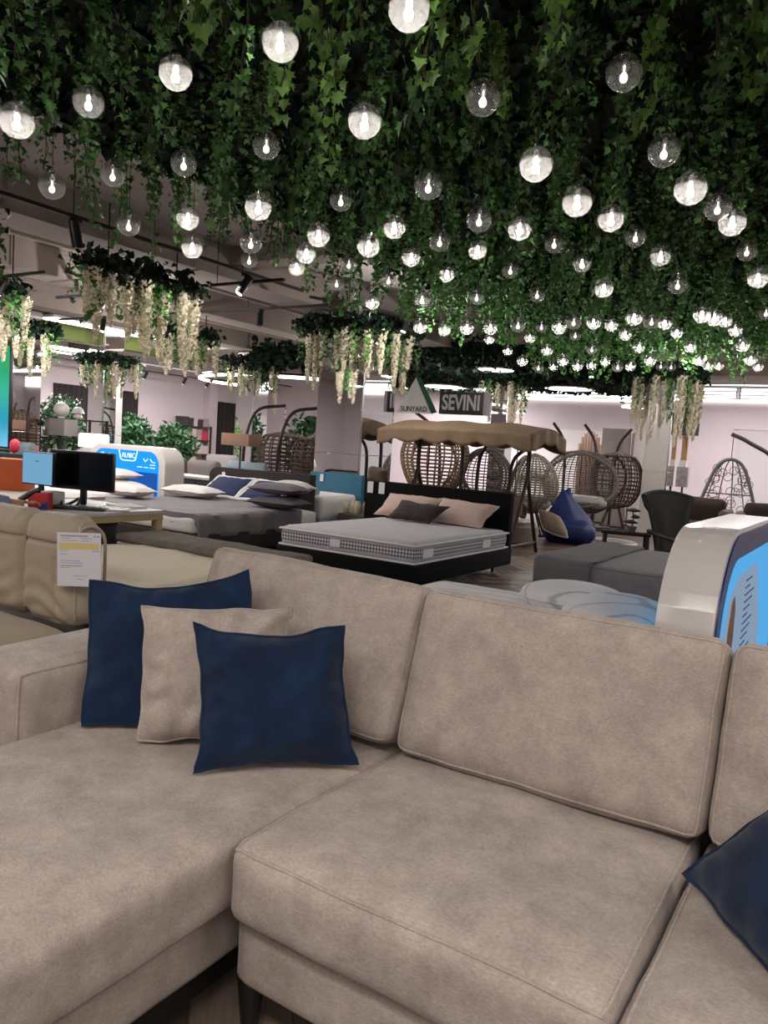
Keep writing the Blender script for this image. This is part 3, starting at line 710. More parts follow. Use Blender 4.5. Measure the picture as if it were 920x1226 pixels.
# ---------------------------------------------------------------- service desk
t = thing('desk', 'pale topped service desk with wooden frame behind the beige armchair', 'desk', (-5.3, 3.4, 0))
part('desk_top', M().box(-5.75, -4.72, 2.95, 4.2, .705, .735), mat('desk_laminate', '#a9a6a4', .5), t, .004)
part('frame_rail', M().box(-4.745, -4.715, 2.96, 4.19, .66, .704), WOODL, t)
part('frame_rail', M().box(-5.7, -4.73, 4.165, 4.195, .66, .704), WOODL, t)
for x, y in ((-4.75, 4.16), (-5.7, 4.16), (-4.75, 3.0), (-5.7, 3.0)): part('leg', M().box(x-.03, x+.03, y-.03, y+.03, 0, .705), WOODL, t, .003)
t = thing('pedestal', 'black drawer pedestal under the service desk', 'drawers', (-5.2, 3.8, 0))
part('cabinet', M().box(-5.55, -4.95, 3.3, 3.95, .03, .62), PLASTB, t, .006)
for k in range(3):
    d = part('drawer', M().box(-4.95, -4.94, 3.33, 3.92, .06+k*.19, .23+k*.19), PLASTB, t, .003)
    part('handle', M().box(-4.94, -4.925, 3.55, 3.7, .18+k*.19, .19+k*.19), CHROME, d)
t = thing('monitor', 'black computer monitor on the service desk with a dark screen', 'monitor', (-5.19, 3.80, .735), .28)
part('stand_base', M().box(-.17, .17, -.10, .10, 0, .014), PLASTB, t, .004, local=True)
part('stand_neck', M().box(-.025, .025, -.005, .02, .014, .16), PLASTB, t, .004, local=True)
o = part('housing', M().box(-.29, .29, -.03, .0, .125, .425), PLASTB, t, .005, local=True)
part('screen', M().box(-.28, .28, -.032, -.029, .145, .415), mat('dark_screen', '#07080c', .12), o, local=True)
t = thing('monitor', 'computer monitor showing a plain light blue screen, left of the black one', 'monitor', (-5.44, 3.60, .735), .08)
part('stand_base', M().box(-.13, .13, -.09, .09, 0, .014), PLASTB, t, .004, local=True)
part('stand_neck', M().box(-.025, .025, .0, .02, .014, .16), PLASTB, t, .004, local=True)
o = part('housing', M().box(-.175, .175, -.03, .0, .145, .40), PLASTB, t, .005, local=True)
part('screen', M().box(-.167, .167, -.032, -.029, .155, .392), emission('blue_screen', '#74a6c8', .62), o, local=True)
part('screen_mark', M().box(-.02, .02, -.0335, -.031, .325, .332), mat('slate_print', '#4f7590', .6), o, local=True)
t = thing('card_box', 'small red card box with a blue corner on the service desk', 'box', (-5.10, 3.38, .735), .6)
part('carton', M().box(-.07, .07, -.05, .05, 0, .12), mat('red_card', '#b5202c', .6), t, .003, local=True)
part('blue_corner', M().prism([(.0, .0), (.072, 0), (.072, .06), (.03, .04)], 1, -.053, -.049), mat('blue_print', '#2a2f78', .6), t, local=True)
t = thing('storage_box', 'orange storage box with a white side behind the blue screen', 'box', (-7.0, 4.35, .70), .5)
part('carton', M().box(-.15, .15, -.12, .12, 0, .30), mat('orange_card', '#b5501f', .7), t, .004, local=True)
part('white_side', M().box(-.17, -.15, -.12, .12, 0, .30), WHITEP, t, local=True)
t = thing('counter', 'pale service counter standing behind the orange box', 'counter', (-7.0, 4.4, 0))
part('cabinet', M().box(-7.9, -6.2, 3.9, 4.7, 0, .67), WHITEP, t, .01)
part('counter_top', M().box(-7.95, -6.15, 3.85, 4.75, .67, .70), mat('desk_laminate', '#a9a6a4'), t, .004)
single('card_reader', M().box(-.05, .05, -.08, .08, 0, .05).mesh and M().box(-5.30, -5.18, 3.5, 3.64, .735, .85), mat('pale_plastic', '#b8b6b0', .4), 'pale card reader behind the red card box', 'card reader', (-5.24, 3.57, .735), bevel=.015)
t = thing('keyboard', 'black keyboard lying before the dark monitor', 'keyboard', (-4.98, 3.62, .736), .62)
part('keyboard_body', M().box(-.2, .2, -.07, .07, 0, .018), PLASTB, t, .005, local=True)
kk = M()
for i in range(12):
    for j in range(4): kk.box(-.185+i*.031, -.16+i*.031, -.055+j*.029, -.032+j*.029, .018, .023)
part('key_field', kk, mat('key_grey', '#1b1c1f', .5), t, local=True, kind='stuff')
for i, (x, y, r, lb) in enumerate(((-4.95, 3.98, .3, 'white printed sheet on the desk right of the dark monitor'), (-4.88, 3.86, .9, 'grey leaflet lying near the right desk corner'), (-5.02, 4.08, 1.3, 'folded white brochure at the far edge of the desk'))):
    o = single('paper_sheet', M().box(-.105, .105, -.15, .15, 0, .006+.004*i), [PAPER, mat('grey_leaflet', '#8d8d92', .5), WHITE][i], lb, 'paper', (0, 0, 0)); o.location = (x, y, .7355); o.rotation_euler = (0, 0, r)
cab = single('cable_bundle', M().tube(smoothpath([(-5.3, 3.55, .75), (-5.22, 3.62, .79), (-5.16, 3.6, .75), (-5.2, 3.7, .76), (-5.12, 3.72, .8), (-5.08, 3.66, .75), (-5.14, 3.58, .75)], 8), .012, 6), PLASTB, 'tangled black cables on the desk between the two monitors', 'cables', (-5.2, 3.62, .735))

# ---------------------------------------------------------------- the person at the desk (only the forearm reaches into the picture)
def skin_obj(name, verts, edges, radii, m, parent, root=0, sub=2):
    me = bpy.data.meshes.new(name); me.from_pydata(verts, edges, []); o = link(name, me, m, parent)
    md = o.modifiers.new('skin', 'SKIN'); md.use_smooth_shade = True
    for i, r in enumerate(radii): me.skin_vertices[0].data[i].radius = (r, r) if not isinstance(r, tuple) else r
    me.skin_vertices[0].data[root].use_root = True
    s_ = o.modifiers.new('sub', 'SUBSURF'); s_.levels = s_.render_levels = sub
    return o
P0 = Vector((-5.58, 2.62, 0))
t = thing('person', 'person in a grey blue sleeve at the desk, only a forearm and hand in view', 'person', P0)
SKIN = mat('skin', '#a8735a', .55, var=.05)
SLV = mat('blue_sleeve', '#6c7891', .85, var=.12, bump=.3, bscale=60)
V = [(0, -.25, .52), (0, -.25, .72), (0, -.22, .98), (0, -.22, 1.14), (0, -.2, 1.22), (0, -.17, 1.30), (0, -.16, 1.40),
     (.19, -.22, 1.10), (.30, -.02, .88), (.44, .36, .80), (.50, .52, .785), (.54, .60, .782),
     (-.19, -.22, 1.10), (-.26, -.02, .86), (-.14, .26, .80), (-.10, .36, .78),
     (.10, -.22, .50), (.13, .22, .50), (.13, .25, .08), (.13, .36, .05), (-.10, -.22, .50), (-.13, .22, .50), (-.13, .25, .08), (-.13, .36, .05)]
E_ = [(0, 1), (1, 2), (2, 3), (3, 4), (4, 5), (5, 6), (3, 7), (7, 8), (8, 9), (9, 10), (10, 11), (3, 12), (12, 13), (13, 14), (14, 15), (0, 16), (16, 17), (17, 18), (18, 19), (0, 20), (20, 21), (21, 22), (22, 23)]
Rr = [.14, .14, .15, .10, .05, .085, .09, .065, .05, .04, .032, (.045, .02), .065, .05, .04, .03, .085, .07, .05, .04, .085, .07, .05, .04]
body = skin_obj('body', V, E_, Rr, SKIN, t)
def finger(pts, r=.009):
    skin_obj('finger', [tuple(Vector(p)) for p in pts], [(i, i+1) for i in range(len(pts)-1)], [r, r, r*.95, r*.85][:len(pts)], SKIN, body, 0, 2)
hx, hy, hz = .555, .625, .785
for k in range(4):
    ox = -.03+.019*k; ln = (.85, 1, .95, .75)[k]
    finger([(hx+ox, hy, hz), (hx+ox+.008, hy+.035*ln, hz+.012), (hx+ox+.012, hy+.065*ln, hz), (hx+ox+.012, hy+.075*ln, hz-.02)])
finger([(hx-.035, hy-.045, hz), (hx-.058, hy-.01, hz+.01), (hx-.055, hy+.03, hz+.005)], .0105)
sl = M().tube([(.20, -.22, 1.10), (.305, -.02, .885), (.37, .15, .845), (.46, .40, .805), (.498, .50, .792)], [.085, .066, .06, .052, .044], 14)
part('sleeve', sl, SLV, t, local=True, ang=80)
part('sleeve', M().tube([(-.20, -.22, 1.10), (-.265, -.02, .865), (-.2, .14, .83), (-.13, .28, .798)], [.085, .066, .06, .05], 14), SLV, t, local=True, ang=80)
part('shirt', M().lathe([(.19, .5), (.2, .6), (.19, .75), (.21, .98), (.16, 1.12), (.07, 1.18)], 20, (0, -.24, 0)), SLV, t, local=True, ang=80)
part('trousers', M().tube([(.09, -.24, .52), (.13, .22, .51), (.13, .25, .1)], [.12, .09, .07], 12).tube([(-.09, -.24, .52), (-.13, .22, .51), (-.13, .25, .1)], [.12, .09, .07], 12), mat('dark_trousers', '#23252c', .9), t, local=True, ang=80)
hd = M().lathe([(.02, 1.515), (.07, 1.50), (.092, 1.45), (.095, 1.40), (.088, 1.34), (.05, 1.27)], 18, (0, -.175, 0))
part('hair', hd, mat('dark_hair', '#1d1512', .7), t, local=True, ang=80)
part('face', M().lathe([(.0, 1.27), (.05, 1.265), (.075, 1.31), (.082, 1.38), (.078, 1.43)], 16, (0, -.145, 0)).tube([(0, -.075, 1.40), (0, -.05, 1.365), (0, -.07, 1.35)], [.008, .014, .006], 8).tube([(-.03, -.075, 1.325), (0, -.066, 1.32), (.03, -.075, 1.325)], .006, 6), SKIN, t, local=True, ang=80)
t2 = thing('stool', 'black office stool under the person at the desk', 'stool', (P0.x, P0.y-.25, 0))
part('seat', M().lathe([(.0, .36), (.2, .36), (.21, .39), (.2, .42), (0, .42)], 20, (P0.x, P0.y-.25, 0)), PLASTB, t2)
part('column', M().lathe([(.03, .06), (.03, .36)], 10, (P0.x, P0.y-.25, 0)), CHROME, t2)
for k in range(5): part('leg', M().tube([(P0.x, P0.y-.25, .08), (P0.x+.26*cos(k*1.257), P0.y-.25+.26*sin(k*1.257), .03)], .018, 6), PLASTB, t2)
single('desk_phone', M().tube(smoothpath([(-5.17, 3.26, .795), (-5.15, 3.29, .82), (-5.11, 3.33, .86), (-5.08, 3.36, .875)], 5), .022, 8), PLASTB, 'black telephone handset held upright by the hand at the desk', 'phone', (-5.08, 3.32, .78))

# ---------------------------------------------------------------- garden swing with canopy
t = thing('garden_swing', 'garden swing with tan scalloped canopy behind the black bed', 'swing', (-4.75, 9.7, 0))
for x in (-5.62, -3.93):
    f_ = part('side_frame', M().tube([(x, 9.7, 1.02), (x, 9.7, 1.62)], .03, 8), METBR, t)
    part('leg', M().tube([(x, 9.7, 1.05), (x, 9.18, .02)], .026, 8), METBR, t)
    part('leg', M().tube([(x, 9.7, 1.05), (x, 10.22, .02)], .026, 8), METBR, t)
    part('foot_rail', M().tube([(x, 9.25, .16), (x, 10.15, .16)], .018, 8), METBR, t)
part('top_rail', M().tube([(-5.62, 9.7, 1.6), (-3.93, 9.7, 1.6)], .026, 8), METBR, t)
XA, XB = -5.95, -3.66
def canopy(i, j):
    x = XA+(XB-XA)*i; v = j*2-1; y = 9.7+v*.62
    z = 1.76-.13*abs(v)**1.6+.012*sin(i*PI*6)*(1-v*v)-.05*((2*i-1)**6)
    return (x, y, z)
cn = part('canopy', M().grid(canopy, 40, 16), CANV, t, ang=80)
so = cn.modifiers.new('thick', 'SOLIDIFY'); so.thickness = .012
def val(side):
    def fn(i, j):
        x = XA+(XB-XA)*i; y = 9.7+side*.63+.012*sin(i*40)*j
        d = .15+.06*abs(sin(i*PI*5.5+.9))
        return (x, y, canopy(i, 0)[2]-d*j)
    return fn
for s_ in (-1, 1):
    o = part('valance', M().grid(val(s_), 80, 5), CANV, t, ang=80); q = o.modifiers.new('thick', 'SOLIDIFY'); q.thickness = .008
for x_, s_ in ((XA, -1), (XB, 1)):
    o = part('valance', M().grid(lambda i, j: (x_+s_*.012*sin(i*22), 9.07+1.26*i, canopy(0, i)[2]-(.17+.05*abs(sin(i*PI*3)))*j), 40, 5), CANV, t, ang=80); q = o.modifiers.new('thick', 'SOLIDIFY'); q.thickness = .008
sb = part('swing_seat', M().box(-5.45, -4.1, 9.45, 9.95, .42, .52), mat('swing_cushion', '#6b5646', .9), t, .03)
part('backrest', M().box(-5.45, -4.1, 9.95, 10.05, .5, .76), mat('swing_cushion', '#6b5646'), t, .03)
for x in (-5.45, -4.1): part('hanger_rod', M().tube([(x, 9.7, .5), (x, 9.7, 1.6)], .008, 6), METBR, t)
# curved hammock posts seen under the canopy
for i, (x, lb) in enumerate(((-5.42, 'slim brown hammock post at the left under the canopy'), (-5.15, 'slim brown hammock post in the middle under the canopy'), (-4.62, 'curved brown hammock post near the right end of the canopy'))):
    single('hammock_post', M().tube(smoothpath([(x, 10.7, 0), (x, 10.7, .8), (x+.02*i, 10.7, 1.25), (x+.12*i, 10.68, 1.45)], 5), .028, 8), METBR, lb, 'post', (x, 10.7, 0))

# ---------------------------------------------------------------- woven hanging chairs
def woven_shell(wd, dp, z0, z1, open_a=1.0, egg=1.0, nu=26, nv=18, flat=0, shoulder=.5):
    """egg shaped basket open towards -y; open_a = half angle of the opening"""
    b = M(); vs = []; H = z1-z0
    def R(v):
        return max(.02, (sin(PI*min(1, max(0, v)))**shoulder)*(1+.25*(.45-v)*egg))
    idx = {}
    fs = []
    for j in range(nv+1):
        v = j/nv
        for i in range(nu):
            a = 2*PI*i/nu; r = R(v)
            vs.append((wd/2*r*sin(a), dp/2*r*cos(a), z0+H*v))
    for j in range(nv):
        v = (j+.5)/nv
        for i in range(nu):
            a = 2*PI*(i+.5)/nu; da = abs(a-PI)
            if .18 < v < .93 and da < open_a*math.sqrt(max(0, sin(PI*(v-.14)/.82))): continue
            fs.append((j*nu+i, j*nu+(i+1) % nu, (j+1)*nu+(i+1) % nu, (j+1)*nu+i))
    return b.add(vs, fs)
def hanging_chair(label, loc, rz, wd, dp, z0, z1, m, frame, tip=1.95, open_a=1.0, egg=1., nu=26, nv=18, wt=.016, cush=None, stand=True, pole_dir=1, shoulder=.5, group='woven hanging chairs'):
    t = thing('hanging_chair', label, 'chair', loc, rz, group)
    o = part('woven_shell', woven_shell(wd, dp, z0, z1, open_a, egg, nu, nv, 0, shoulder), m, t, local=True)
    wm = o.modifiers.new('weave', 'WIREFRAME'); wm.thickness = wt; wm.use_boundary = True; wm.use_even_offset = False; wm.use_relative_offset = False
    # rim of the opening
    H = z1-z0
    rim = []
    for k in range(41):
        s_ = 2*PI*k/40; v = .54-.41*cos(s_); a = PI+open_a*.98*sin(s_)*.95
        r = (sin(PI*v)**shoulder)*(1+.25*(.45-v)*egg)
        rim.append((wd/2*r*sin(a), dp/2*r*cos(a)-.01, z0+H*v))
    part('rim', M().tube(rim[:-1], .026, 8, True), m, t, local=True)
    if cush: part('seat_cushion', soft(soft_fn(wd*.36, dp*.34, .08, .07, (0, 0, .04), .01, 3), 12, 12, 5, lambda p: p+Vector((0, -.02, z0+H*.2))), cush, t, local=True, ang=80)
    if not stand:
        part('base_ring', M().tube(arc((0, 0, .03), .32, 0, 2*PI, 28, 'xy')[:-1], .022, 8, True), frame, t, local=True)
        for k in range(4): part('leg', M().tube([(.31*cos(k*PI/2+.5), .31*sin(k*PI/2+.5), .03), (.12*cos(k*PI/2+.5), .12*sin(k*PI/2+.5), z0+.05)], .016, 6), frame, t, local=True)
    if stand:
        D = dp/2+.2
        part('chain', M().tube([(0, 0, z1-.01), (0, 0, tip-.02)], .008, 6), CHROME, t, local=True)
        for k in range(3): part('chain_link', M().lathe([(.0, -.02), (.02, 0), (0, .02)], 8, (0, 0, tip-.06-.1*k)), METBR, t, local=True)
        pd = pole_dir
        part('stand_pole', M().tube(smoothpath([(pd*.15, D, .03), (pd*.2, D+.02, .7), (pd*.22, D-.02, 1.35), (pd*.16, D-.2, tip-.12), (0, 0, tip)], 7), .03, 8), frame, t, local=True)
        part('base_ring', M().tube(arc((0, .05, .03), .42, 0, 2*PI, 32, 'xy')[:-1], .022, 8, True), frame, t, local=True)
    return t
hanging_chair('dark brown double basket chair on a stand behind the grey headboard', (-9.25, 11.0, 0), 2.0, 1.0, .95, .6, 1.48, RATBR, METBR, 1.97, .85, -.3, 18, 12, .04, None, True, -1, .25)
hanging_chair('dark brown basket chair beside the mirrored column', (-8.2, 10.65, 0), 2.0, .9, .85, .6, 1.45, RATBR, METBR, 1.93, .85, -.3, 16, 12, .04, None, True, -1, .25)
hanging_chair('tan wicker basket chair under the left half of the canopy', (-6.35, 11.5, 0), -2.6, 1.05, .85, .45, 1.66, RATTAN, METBR, 2.02, .8, -2.6, 26, 20, .045, None, False, 1, .34)
hanging_chair('brown wicker chair behind the hammock posts', (-5.62, 12.0, 0), -2.5, .9, .75, .45, 1.44, RATGR, METBR, 1.75, .9, .2, 28, 20, .028, None, False)
hanging_chair('beige cocoon chair just right of the swing', (-4.9, 12.35, 0), -1.0, .85, .85, .38, 1.38, RATBEI, METBR, 1.75, .8, 1., 30, 24, .03, WHITE, False)
hanging_chair('wide grey double cocoon chair with silver cushions behind the blue beanbag', (-4.60, 13.9, 0), .35, 1.36, .85, .34, 1.50, RATGR, METBR, 2.03, 1.32, .4, 40, 26, .024, SILVER, False, 1, .36)
hanging_chair('brown rattan basket chair at the right of the grey double cocoon', (-4.35, 15.3, 0), -2.5, 1.0, .9, .42, 1.52, RATBR, METBR, 2.02, .8, -.2, 22, 14, .034, None, False, 1, .3)
for i, (x, y, d, lb) in enumerate(((-5.22, 14.75, 1, 'thin curved brown stand at the left above the grey double cocoon'), (-4.62, 14.85, 1, 'thin curved brown stand in the middle above the grey double cocoon'), (-4.62, 16.0, -1, 'thin curved brown stand leaning right, before the pale partition'), (-6.78, 12.5, 2, 'curved brown stand rising left behind the canopy under the triangular sign'))):
    t = thing('chair_stand', lb, 'stand', (x, y, 0), 0, 'curved chair stands')
    part('stand_pole', M().tube(smoothpath([(0, 0, .02), (0, 0, .8), (-.02*d, 0, 1.4), (-.10*d, 0, 1.75), (-.30*d, 0, 2.02)], 6), .03, 8), METBR, t, local=True)
    part('base_ring', M().tube(arc((0, 0, .03), .4, 0, 2*PI, 28, 'xy')[:-1], .022, 8, True), METBR, t, local=True)
# grey egg chair at the right
t = thing('hanging_chair', 'grey metal egg chair with wire netting at the far right', 'chair', (-2.1, 14.0, 0), .25, 'woven hanging chairs')
arch = smoothpath([(-.52, 0, .42), (-.36, 0, .95), (-.20, 0, 1.38), (0, 0, 1.50), (.20, 0, 1.38), (.36, 0, .95), (.50, 0, .42)], 8)
part('rim', M().tube(arch, .028, 8), mat('grey_metal', '#6b6768', .5), t, local=True)
for x in (-.22, -.08, .08, .22):
    part('rib', M().tube(smoothpath([(x*1.5, .1, .42), (x*1.3, .38, .8), (x*.8, .22, 1.3), (x*.3, 0, 1.49)], 6), .01, 6), mat('grey_metal', '#6b6768'), t, local=True)
nb = M(); rn = random.Random(5)
for k in range(46):
    v = rn.uniform(.06, .9); u = rn.uniform(-1, 1); wd = .48*(1-v)**.7+.1; x = u*wd; z = .42+1.05*v; y = .34*math.sqrt(max(0, 1-u*u))*(1-v*v)
    nb.tube([(x+.07*cos(a), y, z+.07*sin(a)) for a in [i*PI/4 for i in range(8)]], .006, 4, True)
part('wire_netting', nb, mat('grey_metal', '#6b6768'), t, local=True, kind='stuff')
part('seat_hoop', M().tube(arc((0, .1, .45), .5, 0, 2*PI, 26, 'xy')[:-1], .024, 8, True), mat('grey_metal', '#6b6768'), t, local=True)
part('cross_rod', M().tube([(-.38, .05, .92), (.38, .05, .92)], .012, 6), mat('grey_metal', '#6b6768'), t, local=True)
part('chain', M().tube([(0, 0, 1.5), (0, 0, 1.90)], .008, 6), CHROME, t, local=True)
part('stand_pole', M().tube(smoothpath([(-.03, 0, 1.92), (.25, .05, 1.80), (.7, .15, 1.5), (.85, .2, .8), (.6, .3, .03)], 8), .035, 8), mat('grey_brown_metal', '#4b4240', .5), t, local=True)
part('base_ring', M().tube(arc((.2, .2, .03), .5, 0, 2*PI, 28, 'xy')[:-1], .025, 8, True), mat('grey_brown_metal', '#4b4240'), t, local=True)

# rocking chair, beanbag, side tables, dark armchair
t = thing('rocking_chair', 'brown wicker rocking chair beneath the beige cocoon chair', 'chair', (-4.9, 11.1, 0), .4)
o = part('woven_seat', woven_shell(.8, .8, .15, .8, 1.2, .2, 24, 14), mat('red_brown_rattan', '#4d3229', .7, var=.3, vscale=30), t, local=True); wm = o.modifiers.new('weave', 'WIREFRAME'); wm.thickness = .022
for s_ in (-1, 1): part('runner', M().tube(arc((s_*.32, 0, .62), .6, PI*1.2, PI*1.8, 14, 'yz'), .02, 8), METBR, t, local=True)
t = thing('beanbag', 'dark blue nylon beanbag with gathered peak on the parquet', 'beanbag', (-4.18, 12.2, 0), .2)
def bean(i, j):
    a = 2*PI*i; v = j
    r = .43*(1-v)**.5*(1 if v > .06 else .9+v*1.6) if v > .45 else .43*(1-.42*max(0, v-.12)**1.1)*(.88+min(.12, v*2))
    pr = [(0, .36), (.08, .43), (.22, .46), (.34, .43), (.44, .36), (.53, .28), (.63, .20), (.73, .12), (.80, .06), (.84, .01)]
    q = v*(len(pr)-1); n_ = min(int(q), len(pr)-2); q -= n_; z = pr[n_][0]*(1-q)+pr[n_+1][0]*q; r = pr[n_][1]*(1-q)+pr[n_+1][1]*q
    k = max(0, v-.35)
    r *= 1+.07*sin(a*9)*k*1.5
    r *= .9
    return (r*cos(a)-.22*k, r*.85*sin(a)+.14*k, max(0.0, z))
part('bag_cover', M().grid(bean, 48, 24, True), BLUEB, t, local=True, ang=80)
part('gathered_peak', M().tube([(-.04, .09, .74), (-.05, .10, .82), (-.02, .1, .86)], [.07, .05, .02], 10), BLUEB, t, local=True, ang=80)
part('bag_lobe', soft(soft_fn(.40, .2, .17, .16, (.02, .04, .02), .015, 7), 16, 8, 8, lambda p: p+Vector((.06, -.28, .18))), BLUEB, t, local=True, ang=80)
pillow('oval_pillow', 'taupe round pillow with white piping leaning on the blue beanbag', mat('taupe_pillow', '#8f7c6c', .9, bump=.2, bscale=60), (-4.52, 11.75, .50), (-4.12, 11.62, .42), (-4.30, 11.45, .22), (-3.90, 11.42, .14), .2, None, 'pillow', pull=-.12, seed=31, n=16, edge=WHITE, er=.01)
for (x, y, lb) in ((-4.6, 13.0, 'white round floor stand left of the blue beanbag'), (-3.6, 12.6, 'white tubular stand base right of the blue beanbag')):
    t = thing('stand_base', lb, 'stand', (x, y, 0))
    part('base_ring', M().tube(arc((x, y, .03), .42, 0, 2*PI, 28, 'xy')[:-1], .028, 8, True), WHITEG, t)
    part('cross_bar', M().tube([(x-.42, y, .035), (x+.42, y, .035)], .025, 8), WHITEG, t)
t = thing('potted_stool', 'beige woven pouf under the beige cocoon chair', 'pouf', (-4.45, 10.9, 0))
part('pouf_body', M().lathe([(.2, 0), (.26, .06), (.26, .28), (.2, .33), (0, .34)], 20, (-4.45, 10.9, 0)), RATBEI, t)
part('top_cushion', M().lathe([(.2, .335), (.21, .36), (.15, .39), (0, .4)], 20, (-4.45, 10.9, 0)), WHITE, t)
t = thing('wicker_armchair', 'dark brown wicker armchair seen from behind, left of the glossy white headboard', 'armchair', (-1.68, 8.6, 0), .85)
def wback(i, j):
    u = i*2-1; z = .38+.66*j-.05*u*u*j
    return (u*(.19+.09*j**2+.03*(j > .75)), .26-.10*(u*u)+.16*j, z)
o = part('backrest', M().grid(wback, 22, 24), RATDK, t, local=True, ang=80); q = o.modifiers.new('thick', 'SOLIDIFY'); q.thickness = .03
part('back_rim', M().tube([wback(i/20, 1) for i in range(21)], .03, 8), RATDK, t, local=True)
part('back_rim', M().tube([wback(0, j/12) for j in range(13)], .024, 8), RATDK, t, local=True)
part('back_rim', M().tube([wback(1, j/12) for j in range(13)], .024, 8), RATDK, t, local=True)
part('seat', M().box(-.26, .26, -.35, .28, .33, .41), RATDK, t, .02, local=True)
for s_ in (-1, 1): part('armrest', M().tube(smoothpath([(s_*.29, -.36, .38), (s_*.29, -.34, .56), (s_*.28, 0, .60), (s_*.25, .26, .62)], 5), .026, 8), RATDK, t, local=True)
for x in (-.26, .26):
    for y in (-.34, .26): part('leg', M().tube([(x, y, 0), (x, y, .36)], .022, 8), RATDK, t, local=True)
t = thing('side_table', 'low dark metal side table with open frame beside the wicker armchair', 'table', (-2.2, 8.45, 0), .3)
part('table_top', M().box(-.28, .2, -.2, .2, .575, .59), RATDK, t, .004, local=True)
part('top_rail', M().tube([(-.3, -.2, .60), (.2, -.2, .60)], .02, 8), RATDK, t, local=True)
for x in (-.27, .18):
    for y in (-.19, .19): part('leg', M().tube([(x, y, 0), (x*.95, y, .58)], .02, 8), RATDK, t, local=True)
t = thing('table_plant', 'small dark tiered bonsai ornament on the side table', 'plant', (-2.2, 8.5, .60))
part('pot', M().lathe([(.04, 0), (.055, .06), (.05, .06)], 12, (-2.2, 8.5, .60)), mat('grey_pot', '#55504d', .6), t)
part('trunk', M().tube([(-2.2, 8.5, .64), (-2.19, 8.5, .72), (-2.2, 8.5, .83)], .008, 6), STEM, t)
for z, r, dx in ((.70, .085, -.02), (.76, .05, .03), (.83, .08, .0)): part('foliage', M().lathe([(0, -.02), (r, -.008), (r*.85, .01), (0, .03)], 14, (-2.2+dx, 8.5, z)), mat('bonsai_leaf', '#191c17', .8, bump=.6, bscale=120), t)
for i, (x, y, lb) in enumerate(((-2.2, 12.2, 'brown cushioned lounge chair left of the pair behind the glossy white headboard'), (-1.22, 12.0, 'brown cushioned lounge chair at the right edge behind the glossy white headboard'))):
    t = thing('lounge_chair', lb, 'armchair', (x, y, 0), .2*i, 'brown lounge chairs')
    DK = mat('brown_lounge', '#3d2f29', .85, var=.2, bump=.3, bscale=40)
    part('seat', soft(soft_fn(.32, .34, .1, .08, (0, 0, .02), .012, i), 12, 12, 5, lambda p: p+Vector((0, 0, .42))), DK, t, local=True, ang=80)
    part('backrest', soft(soft_fn(.32, .09, .26, .08, (0, .03, 0), .015, i+3), 12, 6, 10, lambda p: p+Vector((0, .34, .62))), DK, t, local=True, ang=80)
    for s_ in (-1, 1): part('armrest', soft(soft_fn(.07, .32, .14, .06, (0, 0, .01), .01, i+5), 6, 12, 6, lambda p: p+Vector((s_*.38, 0, .60))), mat('taupe_lounge', '#6d5a4d', .85), t, local=True, ang=80)
    for a in (-.3, .3):
        for b_ in (-.28, .28): part('leg', M().tube([(a, b_, 0), (a, b_, .34)], .02, 6), METBR, t, local=True)

# partitions, arched screen, leaning pictures at the far side
t = thing('partition', 'pale grey free standing partition panels behind the brown basket chair', 'partition', (-4.6, 16.3, 0))
PT = mat('partition_paint', '#a49a96', .8)
o = part('panel', M().box(-5.0, -4.4, 16.28, 16.34, 0, 2.03), PT, t, .004)
part('panel', M().prism([(-4.38, 16.3), (-4.14, 16.85), (-4.08, 16.82), (-4.32, 16.27)], 2, 0, 1.95), PT, t)
part('socket_plate', M().box(-4.18, -4.15, 16.6, 16.7, 1.35, 1.5), WHITEP, t)
t = thing('arched_screen', 'brown slatted screen with arched top behind the grey double cocoon', 'screen', (-5.47, 17.0, 0))
nsl = 9
for k in range(nsl):
    u = (k+.5)/nsl*2-1; x = -5.47+u*.27
    part('slat', M().box(x-.026, x+.026, 16.98, 17.02, 0, 1.45+.52*math.sqrt(max(.02, 1-u*u))), mat('slat_wood', '#6f5546', .6, objrand=.2, stretch=(9, 9, 1)), t, .003)
for z in (.4, 1.3): part('cross_bar', M().box(-5.74, -5.2, 17.02, 17.05, z, z+.06), mat('slat_wood', '#6f5546'), t)
t = thing('wall_picture', 'dark grey picture hung high at the right of the white column', 'picture', (-3.15, 15.72, 1.93))
part('frame', M().box(-3.45, -2.98, 15.70, 15.74, 1.93, 2.36), mat('slate_frame', '#3c4549', .5), t, .004)
part('picture_face', M().box(-3.43, -3.0, 15.695, 15.70, 1.95, 2.34), mat('slate_canvas', '#4d585c', .35), t)
t = thing('floor_lamp', 'slim wooden floor lamp with marbled shade beside the white column', 'lamp', (-3.22, 15.9, 0))
part('pole', M().tube([(-3.22, 15.9, 0), (-3.22, 15.9, .95)], .02, 8), METBR, t)
part('lamp_shade', M().box(-3.34, -3.13, 15.82, 15.98, .93, 1.32), mat('marble_shade', '#9a9291', .7, var=.35, vscale=12), t, .004)
part('timber_post', M().box(-3.29, -3.19, 15.85, 15.95, 1.45, 1.93), mat('oak_post', '#a87f55', .6), t)
part('upper_shade', M().box(-3.31, -3.18, 15.83, 15.97, 1.32, 1.45), WHITEP, t)

